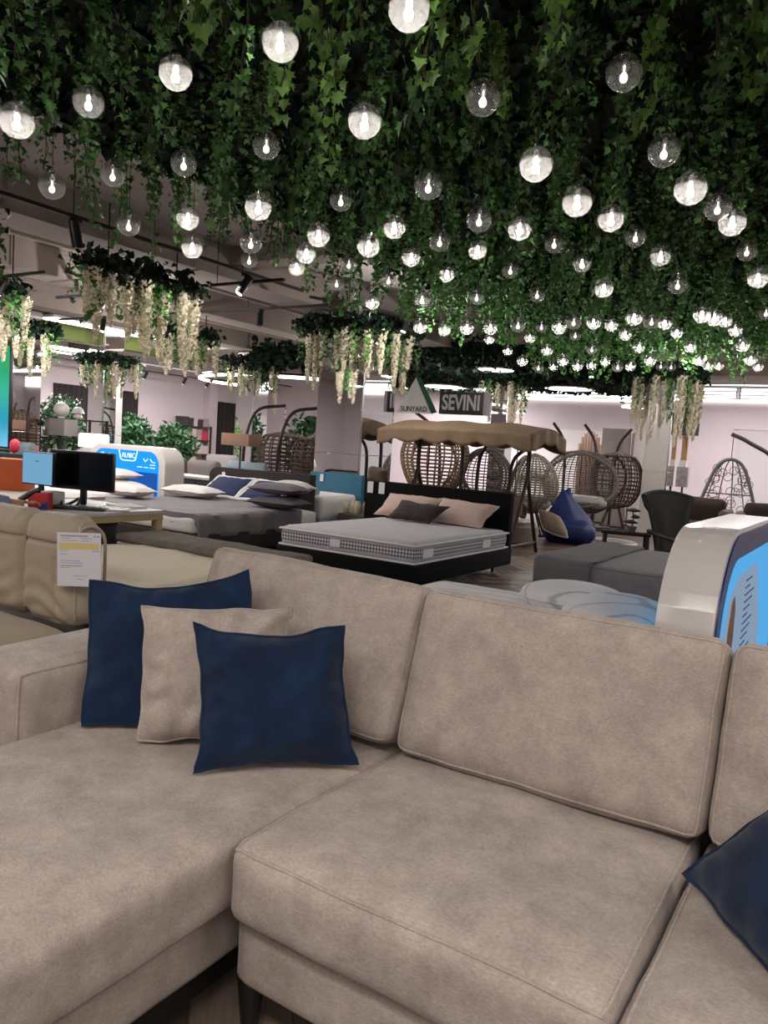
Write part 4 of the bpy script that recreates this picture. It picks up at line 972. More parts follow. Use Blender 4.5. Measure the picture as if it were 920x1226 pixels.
# ---------------------------------------------------------------- hanging signs above the swing
t = thing('hanging_sign', 'black hanging sign reading SEVINI above the swing canopy', 'sign', (-5.67, 11.05, 1.93))
part('sign_box', M().box(-6.06, -5.28, 11.0, 11.1, 1.925, 2.275), mat('sign_black', '#0e0e12', .5), t, .004)
part('sign_edge', M().box(-5.28, -5.22, 11.0, 11.12, 1.925, 2.275), mat('sign_grey', '#8a8688', .5), t)
text('lettering', 'SEVINI', .33, mat('sign_letter', '#a8a4a8', .5), t, (-5.67, 10.997, 2.10), (PI/2, 0, 0), .009, .004, .66)
for x in (-5.95, -5.38): part('suspension_wire', M().tube([(x, 11.05, 2.27), (x, 11.05, ZC)], .004, 5), METB, t)
t = thing('hanging_sign', 'white triangular hanging sign reading SUNYARD beside the black sign', 'sign', (-6.53, 11.05, 1.92))
part('sign_board', M().prism([(-6.86, 1.92), (-6.20, 1.92), (-6.53, 2.50)], 1, 11.0, 11.03), mat('sign_white', '#b9b6b4', .6), t)
part('sign_side', M().add([(-6.20, 11.0, 1.92), (-6.53, 11.0, 2.50), (-6.49, 11.08, 2.50), (-6.15, 11.08, 1.95), (-6.185, 11.0, 1.92), (-6.515, 11.0, 2.50), (-6.475, 11.08, 2.50), (-6.135, 11.08, 1.95)], [(0, 1, 2, 3), (4, 7, 6, 5), (0, 4, 5, 1), (2, 6, 7, 3), (1, 5, 6, 2), (0, 3, 7, 4)]), mat('sign_green', '#234b3c', .6), t)
text('lettering', 'SUNYARD', .12, mat('sign_ink', '#2c2c34', .6), t, (-6.53, 10.997, 1.985), (PI/2, 0, 0), .001, .003, .50)
part('suspension_wire', M().tube([(-6.53, 11.02, 2.48), (-6.53, 11.02, ZC)], .004, 5), METB, t)

# ---------------------------------------------------------------- far left: seats, lamps, shelves, plants
for i, (x, y, wd, z1, c, lb) in enumerate(((-10.62, 9.6, .62, .92, '#6b635f', 'taupe recliner at the left of the dark console'), (-9.92, 9.7, .66, .90, '#7b7370', 'taupe recliner with a white cloth beside it'), (-10.75, 11.0, .72, .98, '#a9a3a2', 'white recliner back behind the taupe recliners'), (-9.1, 9.9, .8, .93, '#8796a0', 'pale blue recliner behind the grey headboard'))):
    t = thing('recliner', lb, 'armchair', (x, y, 0), .15)
    mm = mat('recliner_%d' % i, c, .8, bump=.15)
    part('backrest', soft(soft_fn(wd/2, .09, (z1-.35)/2, .07, (0, .02, 0), .006, i), 12, 6, 10, lambda p: p+Vector((0, -.1*(p.z), (z1+.35)/2))), mm, t, local=True, ang=80)
    part('seat', soft(soft_fn(wd/2, .32, .1, .06, (0, 0, .02), .005, i), 12, 10, 5, lambda p: p+Vector((0, -.3, .4))), mm, t, local=True, ang=80)
    part('base', M().box(-wd/2+.02, wd/2-.02, -.58, .05, .03, .31), mat('recliner_base', '#3a3535', .8), t, .01, local=True)
ellipsoid('round_cushion', (-10.72, 9.25, .72), .12, .12, .22, PINKP, 'small crimson cushion by the taupe recliner and dark console', 'cushion')
t = thing('console', 'long black console with pale top left of the grey headboard', 'console', (-9.55, 8.9, 0))
part('cabinet', M().box(-10.4, -8.4, 8.7, 9.1, 0, .64), PLASTB, t, .006)
part('console_top', M().box(-10.45, -8.35, 8.66, 9.14, .64, .68), mat('pale_top', '#a8a39f', .4), t, .004)
for x in (-10.05, -9.4, -8.75): part('door', M().box(x-.3, x+.3, 8.685, 8.7, .05, .6), PLASTB, t, .004)
def floor_lamp(label, x, y, z0, z1, wd, dp, c, group=None):
    t = thing('floor_lamp', label, 'lamp', (x, y, 0))
    part('base', M().lathe([(.0, 0), (.14, 0), (.14, .02), (.02, .03)], 16, (x, y, 0)), METB, t)
    part('pole', M().tube([(x, y, .02), (x, y, z1-.02)], .014, 8), METB, t)
    part('lamp_shade', M().box(x-wd/2, x+wd/2, y-dp/2, y+dp/2, z0, z1), mat('shade_'+c[1:], c, .8, bump=.1), t, .01)
floor_lamp('floor lamp with brown rectangular shade before the mirrored column', -9.0, 9.6, 1.20, 1.40, .62, .3, '#8a6a58')
floor_lamp('floor lamp with pale pleated rectangular shade, left of the white sign', -13.5, 9.35, 1.15, 1.47, .62, .3, '#8d8683')
# shelf unit with table lamps behind the floor lamp
t = thing('display_shelf', 'black open display shelf carrying the white table lamps', 'shelf', (-14.0, 9.9, 0))
for z in (.35, .75, 1.08, 1.46): part('shelf_board', M().box(-14.3, -13.7, 9.0, 10.6, z, z+.03), PLASTB, t)
for x in (-14.28, -13.72):
    for y in (9.03, 9.8, 10.57): part('upright', M().box(x-.02, x+.02, y-.02, y+.02, 0, 1.5), PLASTB, t)
rn = random.Random(11)
for k in range(14):
    z = (1.11, .78)[k % 2]; y = 9.1+k*.105; h = rn.uniform(.12, .27)
    single('vase', M().lathe([(.03, 0), (.05, h*.4), (.03, h*.85), (.035, h)], 10, (-13.78, y, z)), mat(('white_ceramic', 'dark_ceramic', 'grey_ceramic')[k % 3], ('#b9b4b2', '#222022', '#77716e')[k % 3], .4), '%s ceramic vase, %s from the left on the %s board of the black display shelf' % (('white', 'dark', 'grey')[k % 3], ('first', 'second', 'third', 'fourth', 'fifth', 'sixth', 'seventh')[k//2], ('upper', 'lower')[k % 2]), 'vase', (-13.78, y, z), 'vases on the black display shelf')
t = thing('table_lamp', 'white globe table lamp on the black display shelf', 'lamp', (-13.9, 9.62, 1.49))
part('globe_shade', M().lathe([(0, -.15)]+[(.15*sin(PI*k/12), -.15*cos(PI*k/12)) for k in range(1, 12)]+[(0, .15)], 20, (-13.9, 9.62, 1.66)), mat('opal_glass', '#cfc9c6', .3), t)
part('base', M().lathe([(.07, 0), (.06, .03)], 14, (-13.9, 9.62, 1.49)), WHITEP, t)
t = thing('table_lamp', 'white mushroom table lamp right of the globe lamp', 'lamp', (-13.9, 10.0, 1.49))
part('lamp_shade', M().lathe([(.13, .12), (.09, .22), (.05, .25), (0, .255)], 18, (-13.9, 10.0, 1.49)), mat('opal_glass', '#cfc9c6'), t)
part('base', M().lathe([(.08, 0), (.1, .04), (.07, .1), (.04, .12)], 16, (-13.9, 10.0, 1.49)), mat('opal_glass', '#cfc9c6'), t)
# bush builder: leafy crown of loose leaves in a pot
def leaf_cloud(n, rx, ry, rz_, cz, size, seed, long=1.6):
    r = random.Random(seed); b = M()
    for _ in range(n):
        d = Vector((r.gauss(0, 1), r.gauss(0, 1), r.gauss(0, 1))).normalized()*r.uniform(.55, 1)
        p = Vector((d.x*rx, d.y*ry, cz+d.z*rz_)); ax = Vector((r.uniform(-1, 1), r.uniform(-1, 1), r.uniform(-.6, 1))).normalized(); q = ax.cross(Vector((r.uniform(-1, 1), r.uniform(-1, 1), r.uniform(-1, 1)))).normalized()*size*.35
        s_ = size*long*r.uniform(.6, 1.2)
        b.add([p, p+ax*s_*.4+q, p+ax*s_, p+ax*s_*.4-q], [(0, 1, 2, 3)])
    return b
def bush(label, x, y, h, rx, seed, m=BUSH, n=1100, cat='plant', size=.12):
    t = thing('potted_bush', label, cat, (x, y, 0))
    part('pot', M().lathe([(.14, 0), (.2, .3), (.18, .3)], 16, (x, y, 0)), mat('dark_pot', '#2a2726', .6), t)
    part('trunk', M().tube([(x, y, .25), (x, y, h*.6)], .025, 6), STEM, t)
    o = link('foliage', leaf_cloud(n, rx, rx, (h-.35)/2, .35+(h-.35)/2, size, seed).mesh('foliage', 0, 2, False), m, t); o['kind'] = 'stuff'
    return t
bush('tall dark green potted bush left of the box shelf, nearer the column', -16.3, 13.3, 1.75, .62, 1)
bush('dark green potted bush touching the box shelf', -16.3, 14.75, 1.6, .62, 2)
bush('dark green potted bush behind the brown basket chairs', -11.0, 14.0, 2.0, .65, 3)
bush('bright green potted bush at the left of the black display shelf', -16.2, 9.6, 2.0, .35, 4, mat('lime_leaf', '#5e9a30', .5, island=.4), 300)
bush('white flowering bush behind the mushroom table lamp', -16.8, 11.6, 2.05, .6, 5)
o = link('blossom', leaf_cloud(60, .55, .55, .3, 1.85, .08, 9, 1.0).mesh('blossom', 0, 2, False), WHITE, bpy.data.objects[[k for k in ROOT if k.startswith('potted_bush')][-1]]); o['kind'] = 'stuff'
# dark curtains on the left wall
CURT = mat('dark_curtain', '#2b2526', .9)
for i, (ya, yb, lb) in enumerate(((12.2, 13.2, 'dark curtain panel on the left wall behind the flowering bush'), (14.3, 14.85, 'narrow dark curtain beside the white column reflection on the left wall'), (17.85, 18.8, 'dark curtain in the doorway near the room corner'))):
    pts = [(-17.95+.03*sin(k*1.6), ya+(yb-ya)*k/24) for k in range(25)]
    single('curtain', M().prism(pts+[(-18.0+.001, yb), (-18.0+.001, ya)], 2, .02, 2.42), CURT, lb, 'curtain', (-17.96, (ya+yb)/2, .02), 'dark curtains on the left wall')
struct('trim_5', M().box(X0, X0+.25, 17.45, 17.8, 0, 3.1), WALL)
# shelf with boxes
t = thing('box_shelf', 'dark red shelf unit stacked with decorative boxes on the left wall', 'shelf', (-17.6, 16.95, 0))
for z in (.3, .72, 1.14, 1.55): part('shelf_board', M().box(-17.95, -17.55, 16.2, 17.4, z, z+.03), mat('shelf_red', '#3a1a1f', .6), t)
for y in (16.2, 17.36): part('upright', M().box(-17.6, -17.55, y, y+.04, 0, 1.6), mat('shelf_red', '#3a1a1f'), t)
rn = random.Random(4); bc = ['#a68a84', '#8d7b76', '#a68a84', '#3a3033', '#9c8f8c', '#7a5d58', '#c0b3af']
for r_, z in enumerate((.33, .75, 1.17, 1.58)):
    y = 16.24; k = 0
    while y < 17.22:
        wd = rn.uniform(.15, .24); h = rn.uniform(.2, .34); c = rn.choice(bc)
        if r_ == 2 and k == 4 or (r_ == 2 and y > 16.95 and c != '#b0313f'): c = '#c2304a'
        t = thing('gift_box', '%s box, %s from the left on the %s board of the red shelf' % ({'#a68a84': 'blush', '#8d7b76': 'taupe', '#b0313f': 'red', '#3a3033': 'dark', '#9c8f8c': 'grey', '#7a5d58': 'brown', '#c0b3af': 'pale', '#c2304a': 'crimson'}[c], ['first', 'second', 'third', 'fourth', 'fifth', 'sixth', 'seventh'][k], ['bottom', 'second', 'third', 'top'][r_]), 'box', (-17.7, y+wd/2, z), 0, 'boxes on the red shelf')
        part('carton', M().box(-17.9, -17.56, y, y+wd-.015, z, z+h*.75), mat('box_'+c[1:], c, .7), t)
        part('lid', M().box(-17.91, -17.55, y-.004, y+wd-.011, z+h*.75, z+h), mat('box_'+c[1:], c), t)
        y += wd; k += 1
# blue green screen at the left edge, and low furniture below it
t = thing('led_screen', 'tall glowing blue green screen at the left edge of the view', 'screen', (-12.75, 7.5, .9))
part('screen_frame', M().box(-13.4, -12.25, 7.51, 7.565, .9, 2.62), PLASTB, t, .004)
def screen_mat():
    m = bpy.data.materials.new('screen_picture'); m.use_nodes = True; nt = m.node_tree; nt.nodes.clear(); N = nt.nodes; L = nt.links
    tc = N.new('ShaderNodeTexCoord'); sp = N.new('ShaderNodeSeparateXYZ'); L.new(tc.outputs['Generated'], sp.inputs[0]); n = N.new('ShaderNodeTexNoise'); n.inputs['Scale'].default_value = 5; L.new(tc.outputs['Generated'], n.inputs[0])
    a = N.new('ShaderNodeMath'); a.operation = 'MULTIPLY_ADD'; L.new(n.outputs[0], a.inputs[0]); a.inputs[1].default_value = .35; L.new(sp.outputs[2], a.inputs[2])
    r = N.new('ShaderNodeValToRGB'); L.new(a.outputs[0], r.inputs[0]); e = r.color_ramp.elements
    e[0].position = .15; e[0].color = lin('#6fb3da'); e[1].position = 1.1; e[1].color = lin('#2f9a63')
    k = e.new(.45); k.color = lin('#2f8fb0'); k = e.new(.75); k.color = lin('#39a58a')
    em = N.new('ShaderNodeEmission'); em.inputs[1].default_value = .8; o = N.new('ShaderNodeOutputMaterial'); L.new(r.outputs[0], em.inputs[0]); L.new(em.outputs[0], o.inputs[0]); return m
part('screen_face', M().box(-13.37, -12.28, 7.50, 7.51, .93, 2.59), screen_mat(), t)
t = thing('low_cabinet', 'black low cabinet below the blue green screen', 'cabinet', (-12.6, 7.0, 0))
part('cabinet', M().box(-13.4, -11.2, 6.8, 7.3, 0, .86), PLASTB, t, .008)
for x in (-13.0, -12.3, -11.6): part('door', M().box(x-.33, x+.33, 6.785, 6.8, .05, .8), PLASTB, t, .004)
ellipsoid('round_cushion', (-11.5, 7.15, .87), .09, .07, .22, PINKP, 'small crimson heart cushion on the black low cabinet', 'cushion')
t = thing('daybed', 'narrow white daybed with teal headboard before the mirrored column', 'bed', (-6.38, 8.35, 0))
bed_block(t, 'mattress', WHITE, -6.8, -5.98, 7.9, 8.72, .34, .66, .05, seed=95)
part('bed_frame', M().box(-6.82, -5.96, 7.88, 8.74, 0, .34), mat('pale_blue_fabric', '#8d9da8', .85), t, .02)
part('headboard', M().box(-6.84, -5.94, 8.75, 8.83, .1, .93), mat('teal_fabric', '#2f6078', .85), t, .02)
part('bolster', M().tube([(-6.75, 7.97, .70), (-6.1, 7.97, .70)], .06, 12), mat('pale_blue_fabric', '#8d9da8'), t)
price_tag('small white tag on the teal headboard', (-6.62, 8.735, .90), .06, .10, False)

# ---------------------------------------------------------------- track lights
def track(label, a, b):
    a, b = Vector(a), Vector(b); c = (a+b)/2
    t = thing('light_track', label, 'track', c, 0, 'black ceiling light tracks')
    d = (b-a).normalized(); n = Vector((-d.y, d.x, 0))*.018
    part('rail', M().add([a+n, a-n, b-n, b+n, a+n+Vector((0, 0, .03)), a-n+Vector((0, 0, .03)), b-n+Vector((0, 0, .03)), b+n+Vector((0, 0, .03))], [(0, 1, 2, 3), (4, 7, 6, 5), (0, 4, 5, 1), (1, 5, 6, 2), (2, 6, 7, 3), (3, 7, 4, 0)]), METB, t)
    k = max(2, int((b-a).length/2))
    for i in range(k): 
        p = a+(b-a)*((i+.5)/k); part('hanger', M().tube([p, (p.x, p.y, ZC)], .005, 5), METB, t)
track('long black light track running beside the ivy canopy', (-6.05, -1, 3.13), (-6.05, 7.4, 3.13))
track('black light track crossing just above the large wisteria planter', (-9.6, 6.52, 3.05), (-5.6, 6.52, 3.05))
track('black light track crossing behind the large wisteria planter', (-11.5, 7.88, 3.05), (-6.0, 7.88, 3.05))
track('black light track crossing left of the planter toward the frame edge', (-12.2, 5.4, 3.05), (-8.2, 5.4, 3.05))
track('black light track before the left wall, nearer one', (-15.8, 9, 3.0), (-15.8, 19, 3.0))
track('black light track before the left wall, farther one', (-17.0, 11, 2.95), (-17.0, 19.4, 2.95))
track('short black light track by the top of the mirrored column', (-6.1, 7.6, 3.1), (-5.3, 9.8, 3.1))
track('black light track under the far end of the ivy canopy', (-5.6, 14.6, 3.12), (-3.2, 14.2, 3.12))
track('thin black light track before the far wall', (-4, 18.2, 3.1), (1.5, 18.2, 3.1))
LENS = emission('spot_lens', '#fff4ea', 7)
def spot(label, x, y, z, aim=(0, 0, -1), lit=True, s_=1):
    t = thing('track_spotlight', label, 'spotlight', (x, y, z), 0, 'black track spotlights')
    d = Vector(aim).normalized(); c = Vector((x, y, z-.10*s_))
    part('track_adapter', M().box(x-.02, x+.02, y-.05, y+.05, z-.03, z), METB, t, .003)
    part('bracket', M().tube([(x, y, z-.02), c], .011*s_, 6), METB, t)
    a = c-d*.09*s_; b = c+d*.11*s_
    part('spot_body', M().tube([a, a+d*.01, b-d*.005, b], [.03*s_, .042*s_, .042*s_, .044*s_], 14), METB, t)
    part('lens', M().tube([b-d*.002, b+d*.004], .034*s_, 14), LENS if lit else mat('dark_lens', '#22201f', .2), t)
spot('black spotlight hanging unlit from the track beside the ivy, nearest one', -6.05, 4.27, 3.13, (0, .25, -1), False, 1.15)
spot('black spotlight with glowing tip, angled down in front of the beam', -6.05, 6.4, 3.13, (-.35, -.5, -1), True, 1.15)
spot('black spotlight on the crossing track behind the planter', -7.15, 7.88, 3.05, (.1, -.1, -1), False)
spot('black spotlight angled left beside the planter clusters', -8.6, 6.52, 3.05, (-.5, -.4, -1), True)
spot('black spotlight in front of the green fascia', -10.4, 7.88, 3.05, (.1, -.2, -1), True, 1)
spot('black spotlight left of the small planter near the frame edge', -9.0, 5.4, 3.05, (-.4, -.4, -1), True, 1)
for i, (x, y, z) in enumerate(((-15.8, 10.4, 3.0), (-15.8, 13.2, 3.0), (-17.0, 14.3, 2.95), (-17.0, 15.7, 2.95), (-15.8, 15.6, 3.0), (-17.0, 16.6, 2.95), (-15.8, 17.2, 3.0))):
    spot('small glowing spotlight before the left wall, %s from the left' % ('first', 'second', 'third', 'fourth', 'fifth', 'sixth', 'seventh')[i], x, y, z, (-.5, -.2, -1), True)
spot('glowing black spotlight under the far end of the ivy canopy', -4.75, 14.47, 3.12, (.1, -.3, -1), True, 1.1)
spot('unlit black spotlight before the far light strips', -2.72, 18.2, 3.1, (0, 0, -1), False, 1.2)
spot('glowing spotlight by the mirrored column top', -5.55, 9.0, 3.1, (-.2, -.3, -1), True)
# round pendants and curved LED tube far away
def pendant(label, x, y, z, r):
    t = thing('round_pendant', label, 'lamp', (x, y, z), 0, 'round white pendants')
    part('disc_shade', M().lathe([(0, .05), (r*.9, .05), (r, .02), (r, 0)], 28, (x, y, z)), WHITEP, t)
    part('diffuser', M().lathe([(0, -.012), (r*.97, -.006), (r*.97, 0)], 28, (x, y, z)), LEDW, t)
    part('cord', M().tube([(x, y, z+.05), (x, y, ZC)], .005, 5), METB, t)
for lb, x, y, z, r in (('round white pendant glowing right above the SEVINI sign', -6.55, 14.1, 2.98, .36), ('round white pendant glowing between the two hanging signs', -9.4, 17.2, 2.92, .5), ('round white pendant glowing at the right end of the SEVINI sign', -8.3, 17.9, 2.92, .5), ('round white pendant glowing over the far wall panel right of the swing', -6.3, 17.6, 2.95, .55), ('small round white pendant hanging left of the white column', -4.55, 17.0, 2.52, .3), ('small round white pendant low behind the swing canopy', -7.6, 17.5, 2.35, .3)):
    pendant(lb, x, y, z, r)
t = thing('ring_light', 'curved glowing white tube lamp left of the mirrored column', 'lamp', (-14.2, 16.6, 2.95))
path = [(-14.3+2.6*cos(a), 17.0+2.2*sin(a), 2.93) for a in [PI*.75+i*PI*1.1/30 for i in range(31)]]
part('light_tube', M().tube(path, .045, 8), LEDW, t)
part('tube_housing', M().tube([(x, y, z+.06) for x, y, z in path], .04, 6), METB, t)
for k in (3, 15, 27): part('hanger', M().tube([path[k], (path[k][0], path[k][1], ZC)], .006, 5), METB, t)

# ---------------------------------------------------------------- ivy and wisteria
IVY = [(0, 0), (.30, .10), (.52, .02), (.40, .30), (.62, .48), (.30, .55), (0, 1.0), (-.30, .55), (-.62, .48), (-.40, .30), (-.52, .02), (-.30, .10)]
def ivy_leaf(b, p, ax, nrm, size):
    """five lobed leaf folded a little along its midrib; ax points to the tip"""
    side = ax.cross(nrm).normalized(); nn = side.cross(ax).normalized()
    vs = []
    for x, y in IVY:
        vs.append(p+side*(x*size)+ax*(y*size)+nn*(abs(x)*.35*size-.18*size*y*y))
    mid = p+ax*(.38*size)
    n = len(vs)
    b.add(vs+[mid], [(i, (i+1) % n, n) for i in range(n)])
def ivy_leaf_small(b, p, ax, nrm, size):
    side = ax.cross(nrm).normalized(); nn = side.cross(ax).normalized()
    P = lambda x, y, z=0: p+side*x*size+ax*y*size+nn*z*size
    b.add([P(0, 0), P(.6, .1, .15), P(.55, .5, .15), P(0, 1, -.1), P(-.55, .5, .15), P(-.6, .1, .15)], [(0, 1, 2, 3), (0, 3, 4, 5)])
def strand_layout(seed, L, density=50, spread=.068):
    r = random.Random(seed); out = []
    n = int(density*L)
    ph = r.uniform(0, 6)
    def axis(s_): return Vector((.03*sin(ph+s_*5)*s_, .03*cos(ph*1.3+s_*4)*s_, -s_*L))
    for i in range(n):
        s_ = (i+r.random())/n
        p = axis(s_); a = r.uniform(0, 2*PI); out_ = Vector((cos(a), sin(a), 0))
        q = p+out_*r.uniform(.01, spread)*(1.1-.55*s_)
        ax = (out_*r.uniform(.2, .8)+Vector((0, 0, -1))*r.uniform(.5, 1.1)).normalized()
        nr = (out_+Vector((r.uniform(-.5, .5), r.uniform(-.5, .5), r.uniform(.0, .7)))).normalized()
        out.append((q, ax, nr, r.uniform(.042, .070)*(1.05-.25*s_)))
    return [axis(k/10) for k in range(11)], out
VAR = []
for k in range(8):
    L_ = .55+.07*k
    ax_, lv = strand_layout(100+k, L_)
    b = M()
    for q in lv: ivy_leaf(b, *q)
    sm = M()
    for d in (0, 1): sm.tube([p+Vector((.012*d*sin(i*1.7), .012*d*cos(i*1.3), 0)) for i, p in enumerate(ax_)], .0028, 4)
    bs = M()
    for q in lv[::1]: ivy_leaf_small(bs, *q)
    VAR.append((L_, b.mesh('ivy_foliage', 0, 2, False), sm.mesh('ivy_stem', 0, 2, False), bs, lv, ax_))
lb_ = M(); ivy_leaf(lb_, Vector((0, 0, 0)), Vector((0, 1, 0)), Vector((0, 0, 1)), 1)
LEAFMESH = lb_.mesh('ivy_leaf', 0, 2, False); LEAFMESH.materials.append(LEAFB)
for v in VAR: v[1].materials.append(LEAF); v[2].materials.append(STEM)

GL = [(-1.67,2.58,3.0,1),(-2.35,2.63,3.05,1),(-3.02,2.65,3.06,1),(-3.69,2.66,3.05,0.3),(-3.6,2.21,2.77,1),(-4.42,2.95,2.8,0),(-4.4,3.37,3.0,0),(-3.76,3.39,2.99,0),(-4.6,3.67,2.78,0),(-4.25,3.89,2.85,1),(-4.54,4.21,2.75,1),(-3.14,3.44,3.02,0),(-2.21,3.09,2.87,1),(-3.27,3.54,2.72,1),(-4.01,4.28,2.76,0),(-3.47,4.38,2.79,1),(-3.97,4.87,2.82,1),(-3.17,4.57,2.74,1),(-3.39,4.51,3.06,0),(-5.21,5.55,3.02,0),(-4.83,5.79,2.98,1),(-1.67,3.24,2.94,0),(-1.12,3.5,3.05,0),(-1.51,3.52,2.72,1),(-2.27,3.82,2.81,0),(-1.52,4.14,2.73,1),(-1.53,4.78,2.82,1),(-1.06,4.05,2.9,0),(-0.93,4.11,2.72,1),(-0.96,4.97,2.88,0),(-0.88,5.02,2.8,1),(-2.28,4.49,2.81,0),(-2.21,4.96,2.87,1),(-3.03,4.67,2.88,1),(-1.74,6.06,3.06,0),(-2.38,6.04,3.06,0),(-1.62,6.37,2.98,0.5),(-2.97,5.22,2.92,0),(-3.06,6.04,3.06,1),(-1.05,6.72,3.06,0),(-3.57,5.8,2.98,1),(-4.46,6.12,3.06,0),(-4.46,6.83,3.06,0),(-4.99,6.65,3.02,0),(-4.93,7.25,2.93,1),(-3.74,6.76,3.06,1),(-3.08,6.78,3.06,0),(-4.22,7.13,2.91,0.3),(-3.74,7.44,2.97,0),(-4.53,7.65,2.72,1),(-4.79,8.7,2.86,1),(-4.02,7.81,2.72,1),(-3.8,7.95,2.74,1),(-5.16,10.78,3.06,1),(-5.12,11.4,2.97,1),(-2.15,6.68,2.82,1),(-1.55,6.72,2.83,0),(-0.96,6.79,2.86,1),(-2.38,6.73,3.06,0.3),(-3.04,7.37,2.95,0),(-2.11,7.54,2.72,1),(-3.38,7.74,2.72,0),(-3.96,9.84,3.06,0),(-2.99,7.92,2.72,1),(-2.74,7.65,2.72,0),(-2.84,8.57,2.87,1),(-2.84,9.22,2.95,1),(-2.06,7.99,2.76,0),(-2.31,9.56,3.01,1),(-2.87,9.92,2.95,1),(-2.39,10.57,3.06,1),(-1.56,7.84,2.78,1),(-1.46,7.91,2.76,1),(-1.69,9.81,3.06,1),(-1.6,10.01,2.98,1),(-1.51,10.05,2.81,1),(-1.49,10.63,2.72,1),(-4.47,10.7,3.06,1),(-3.94,10.06,2.78,1),(-3.94,10.7,2.72,1),(-3.7,11.19,2.95,0),(-3.93,11.29,2.72,1),(-3.99,12.1,2.83,1),(-3.81,12.22,2.91,1),(-3.36,11.39,2.72,0),(-3.47,12.43,2.85,1),(-2.9,10.73,2.9,1),(-2.72,10.66,2.72,1),(-2.32,11.1,2.95,1),(-2.2,11.16,2.78,1),(-2.44,13.09,2.94,1),(-2.39,13.7,3.02,1),(-4.55,10.68,2.72,1),(-4.62,11.49,2.72,0),(-4.9,12.85,2.9,1),(-1.8,13.7,3.0,1),(-1.21,9.38,3.06,0),(-3.75,10.58,3.06,0),(-3.14,13.7,3.0,0),(-3.31,13.7,3.01,0)]
ZT = 3.505
# strand positions
rs = random.Random(21); SP = []
y = .9
while y < 13.95:
    x = -5.05
    while x < .9:
        px, py = x+rs.uniform(-.10, .10), y+rs.uniform(-.10, .10)
        # what the viewer could see of the canopy
        ratio = px/max(py, .1)
        if -2.3 < ratio < .0+.12 and (py > 1.5 or px < -2.4): SP.append((px, py))
        x += .285
    y += .285
def tip_limit(px, py):
    """ivy is trimmed where a lamp hangs just behind it"""
    z = 0; d = math.hypot(px, py)
    for g in GL:
        gd_ = math.hypot(g[0], g[1])
        if d > gd_-.02: 
            if math.hypot(px-g[0], py-g[1]) < .13: z = max(z, g[2]+.12)
            continue
        t_ = (px*g[0]+py*g[1])/(gd_*gd_); lat = abs(px*g[1]-py*g[0])/gd_
        if lat < .13 and t_ > 0: z = max(z, 1.35+(g[2]-1.35)*t_+.10)
    return z
STR = []
for (px, py) in SP:
    edge = px < -4.75 or py > 13.5
    tip = rs.gauss(2.95, .13)-(.06 if rs.random() < .2 else 0)-(.05 if edge else 0)
    tip = max(2.72, min(3.2, tip)); lim = tip_limit(px, py)
    if lim > tip: tip = lim
    if tip > ZT-.08: continue
    a_ = -.535*px+.845*py
    if 925*((tip-1.35)+.085*a_)/(a_-.085*(tip-1.35)) > 613+90: continue   # wholly above the frame
    STR.append((math.hypot(px, py), px, py, tip, rs.randrange(8), rs.uniform(0, 6.28)))
STR.sort()
n_obj = 285
NEAR = [s_ for s_ in STR if -1.72 < s_[1]/s_[2] < -.10][:n_obj]
REST = [s_ for s_ in STR if s_ not in NEAR]
ORD = ['first', 'second', 'third', 'fourth', 'fifth', 'sixth', 'seventh', 'eighth', 'ninth', 'tenth', 'eleventh', 'twelfth', 'thirteenth', 'fourteenth', 'fifteenth', 'sixteenth', 'seventeenth', 'eighteenth', 'nineteenth', 'twentieth', 'twenty-first', 'twenty-second', 'twenty-third', 'twenty-fourth', 'twenty-fifth', 'twenty-sixth', 'twenty-seventh', 'twenty-eighth', 'twenty-ninth', 'thirtieth']+['thirty-'+q for q in ('first', 'second', 'third', 'fourth', 'fifth', 'sixth', 'seventh', 'eighth', 'ninth')]
BANDS = [(0, 3.5, 'nearest row'), (3.5, 5.2, 'second row'), (5.2, 7.6, 'middle rows'), (7.6, 9.7, 'far rows'), (9.7, 99, 'farthest rows')]
def band(d):
    for i, (a, b, n) in enumerate(BANDS):
        if a <= d < b: return i, n
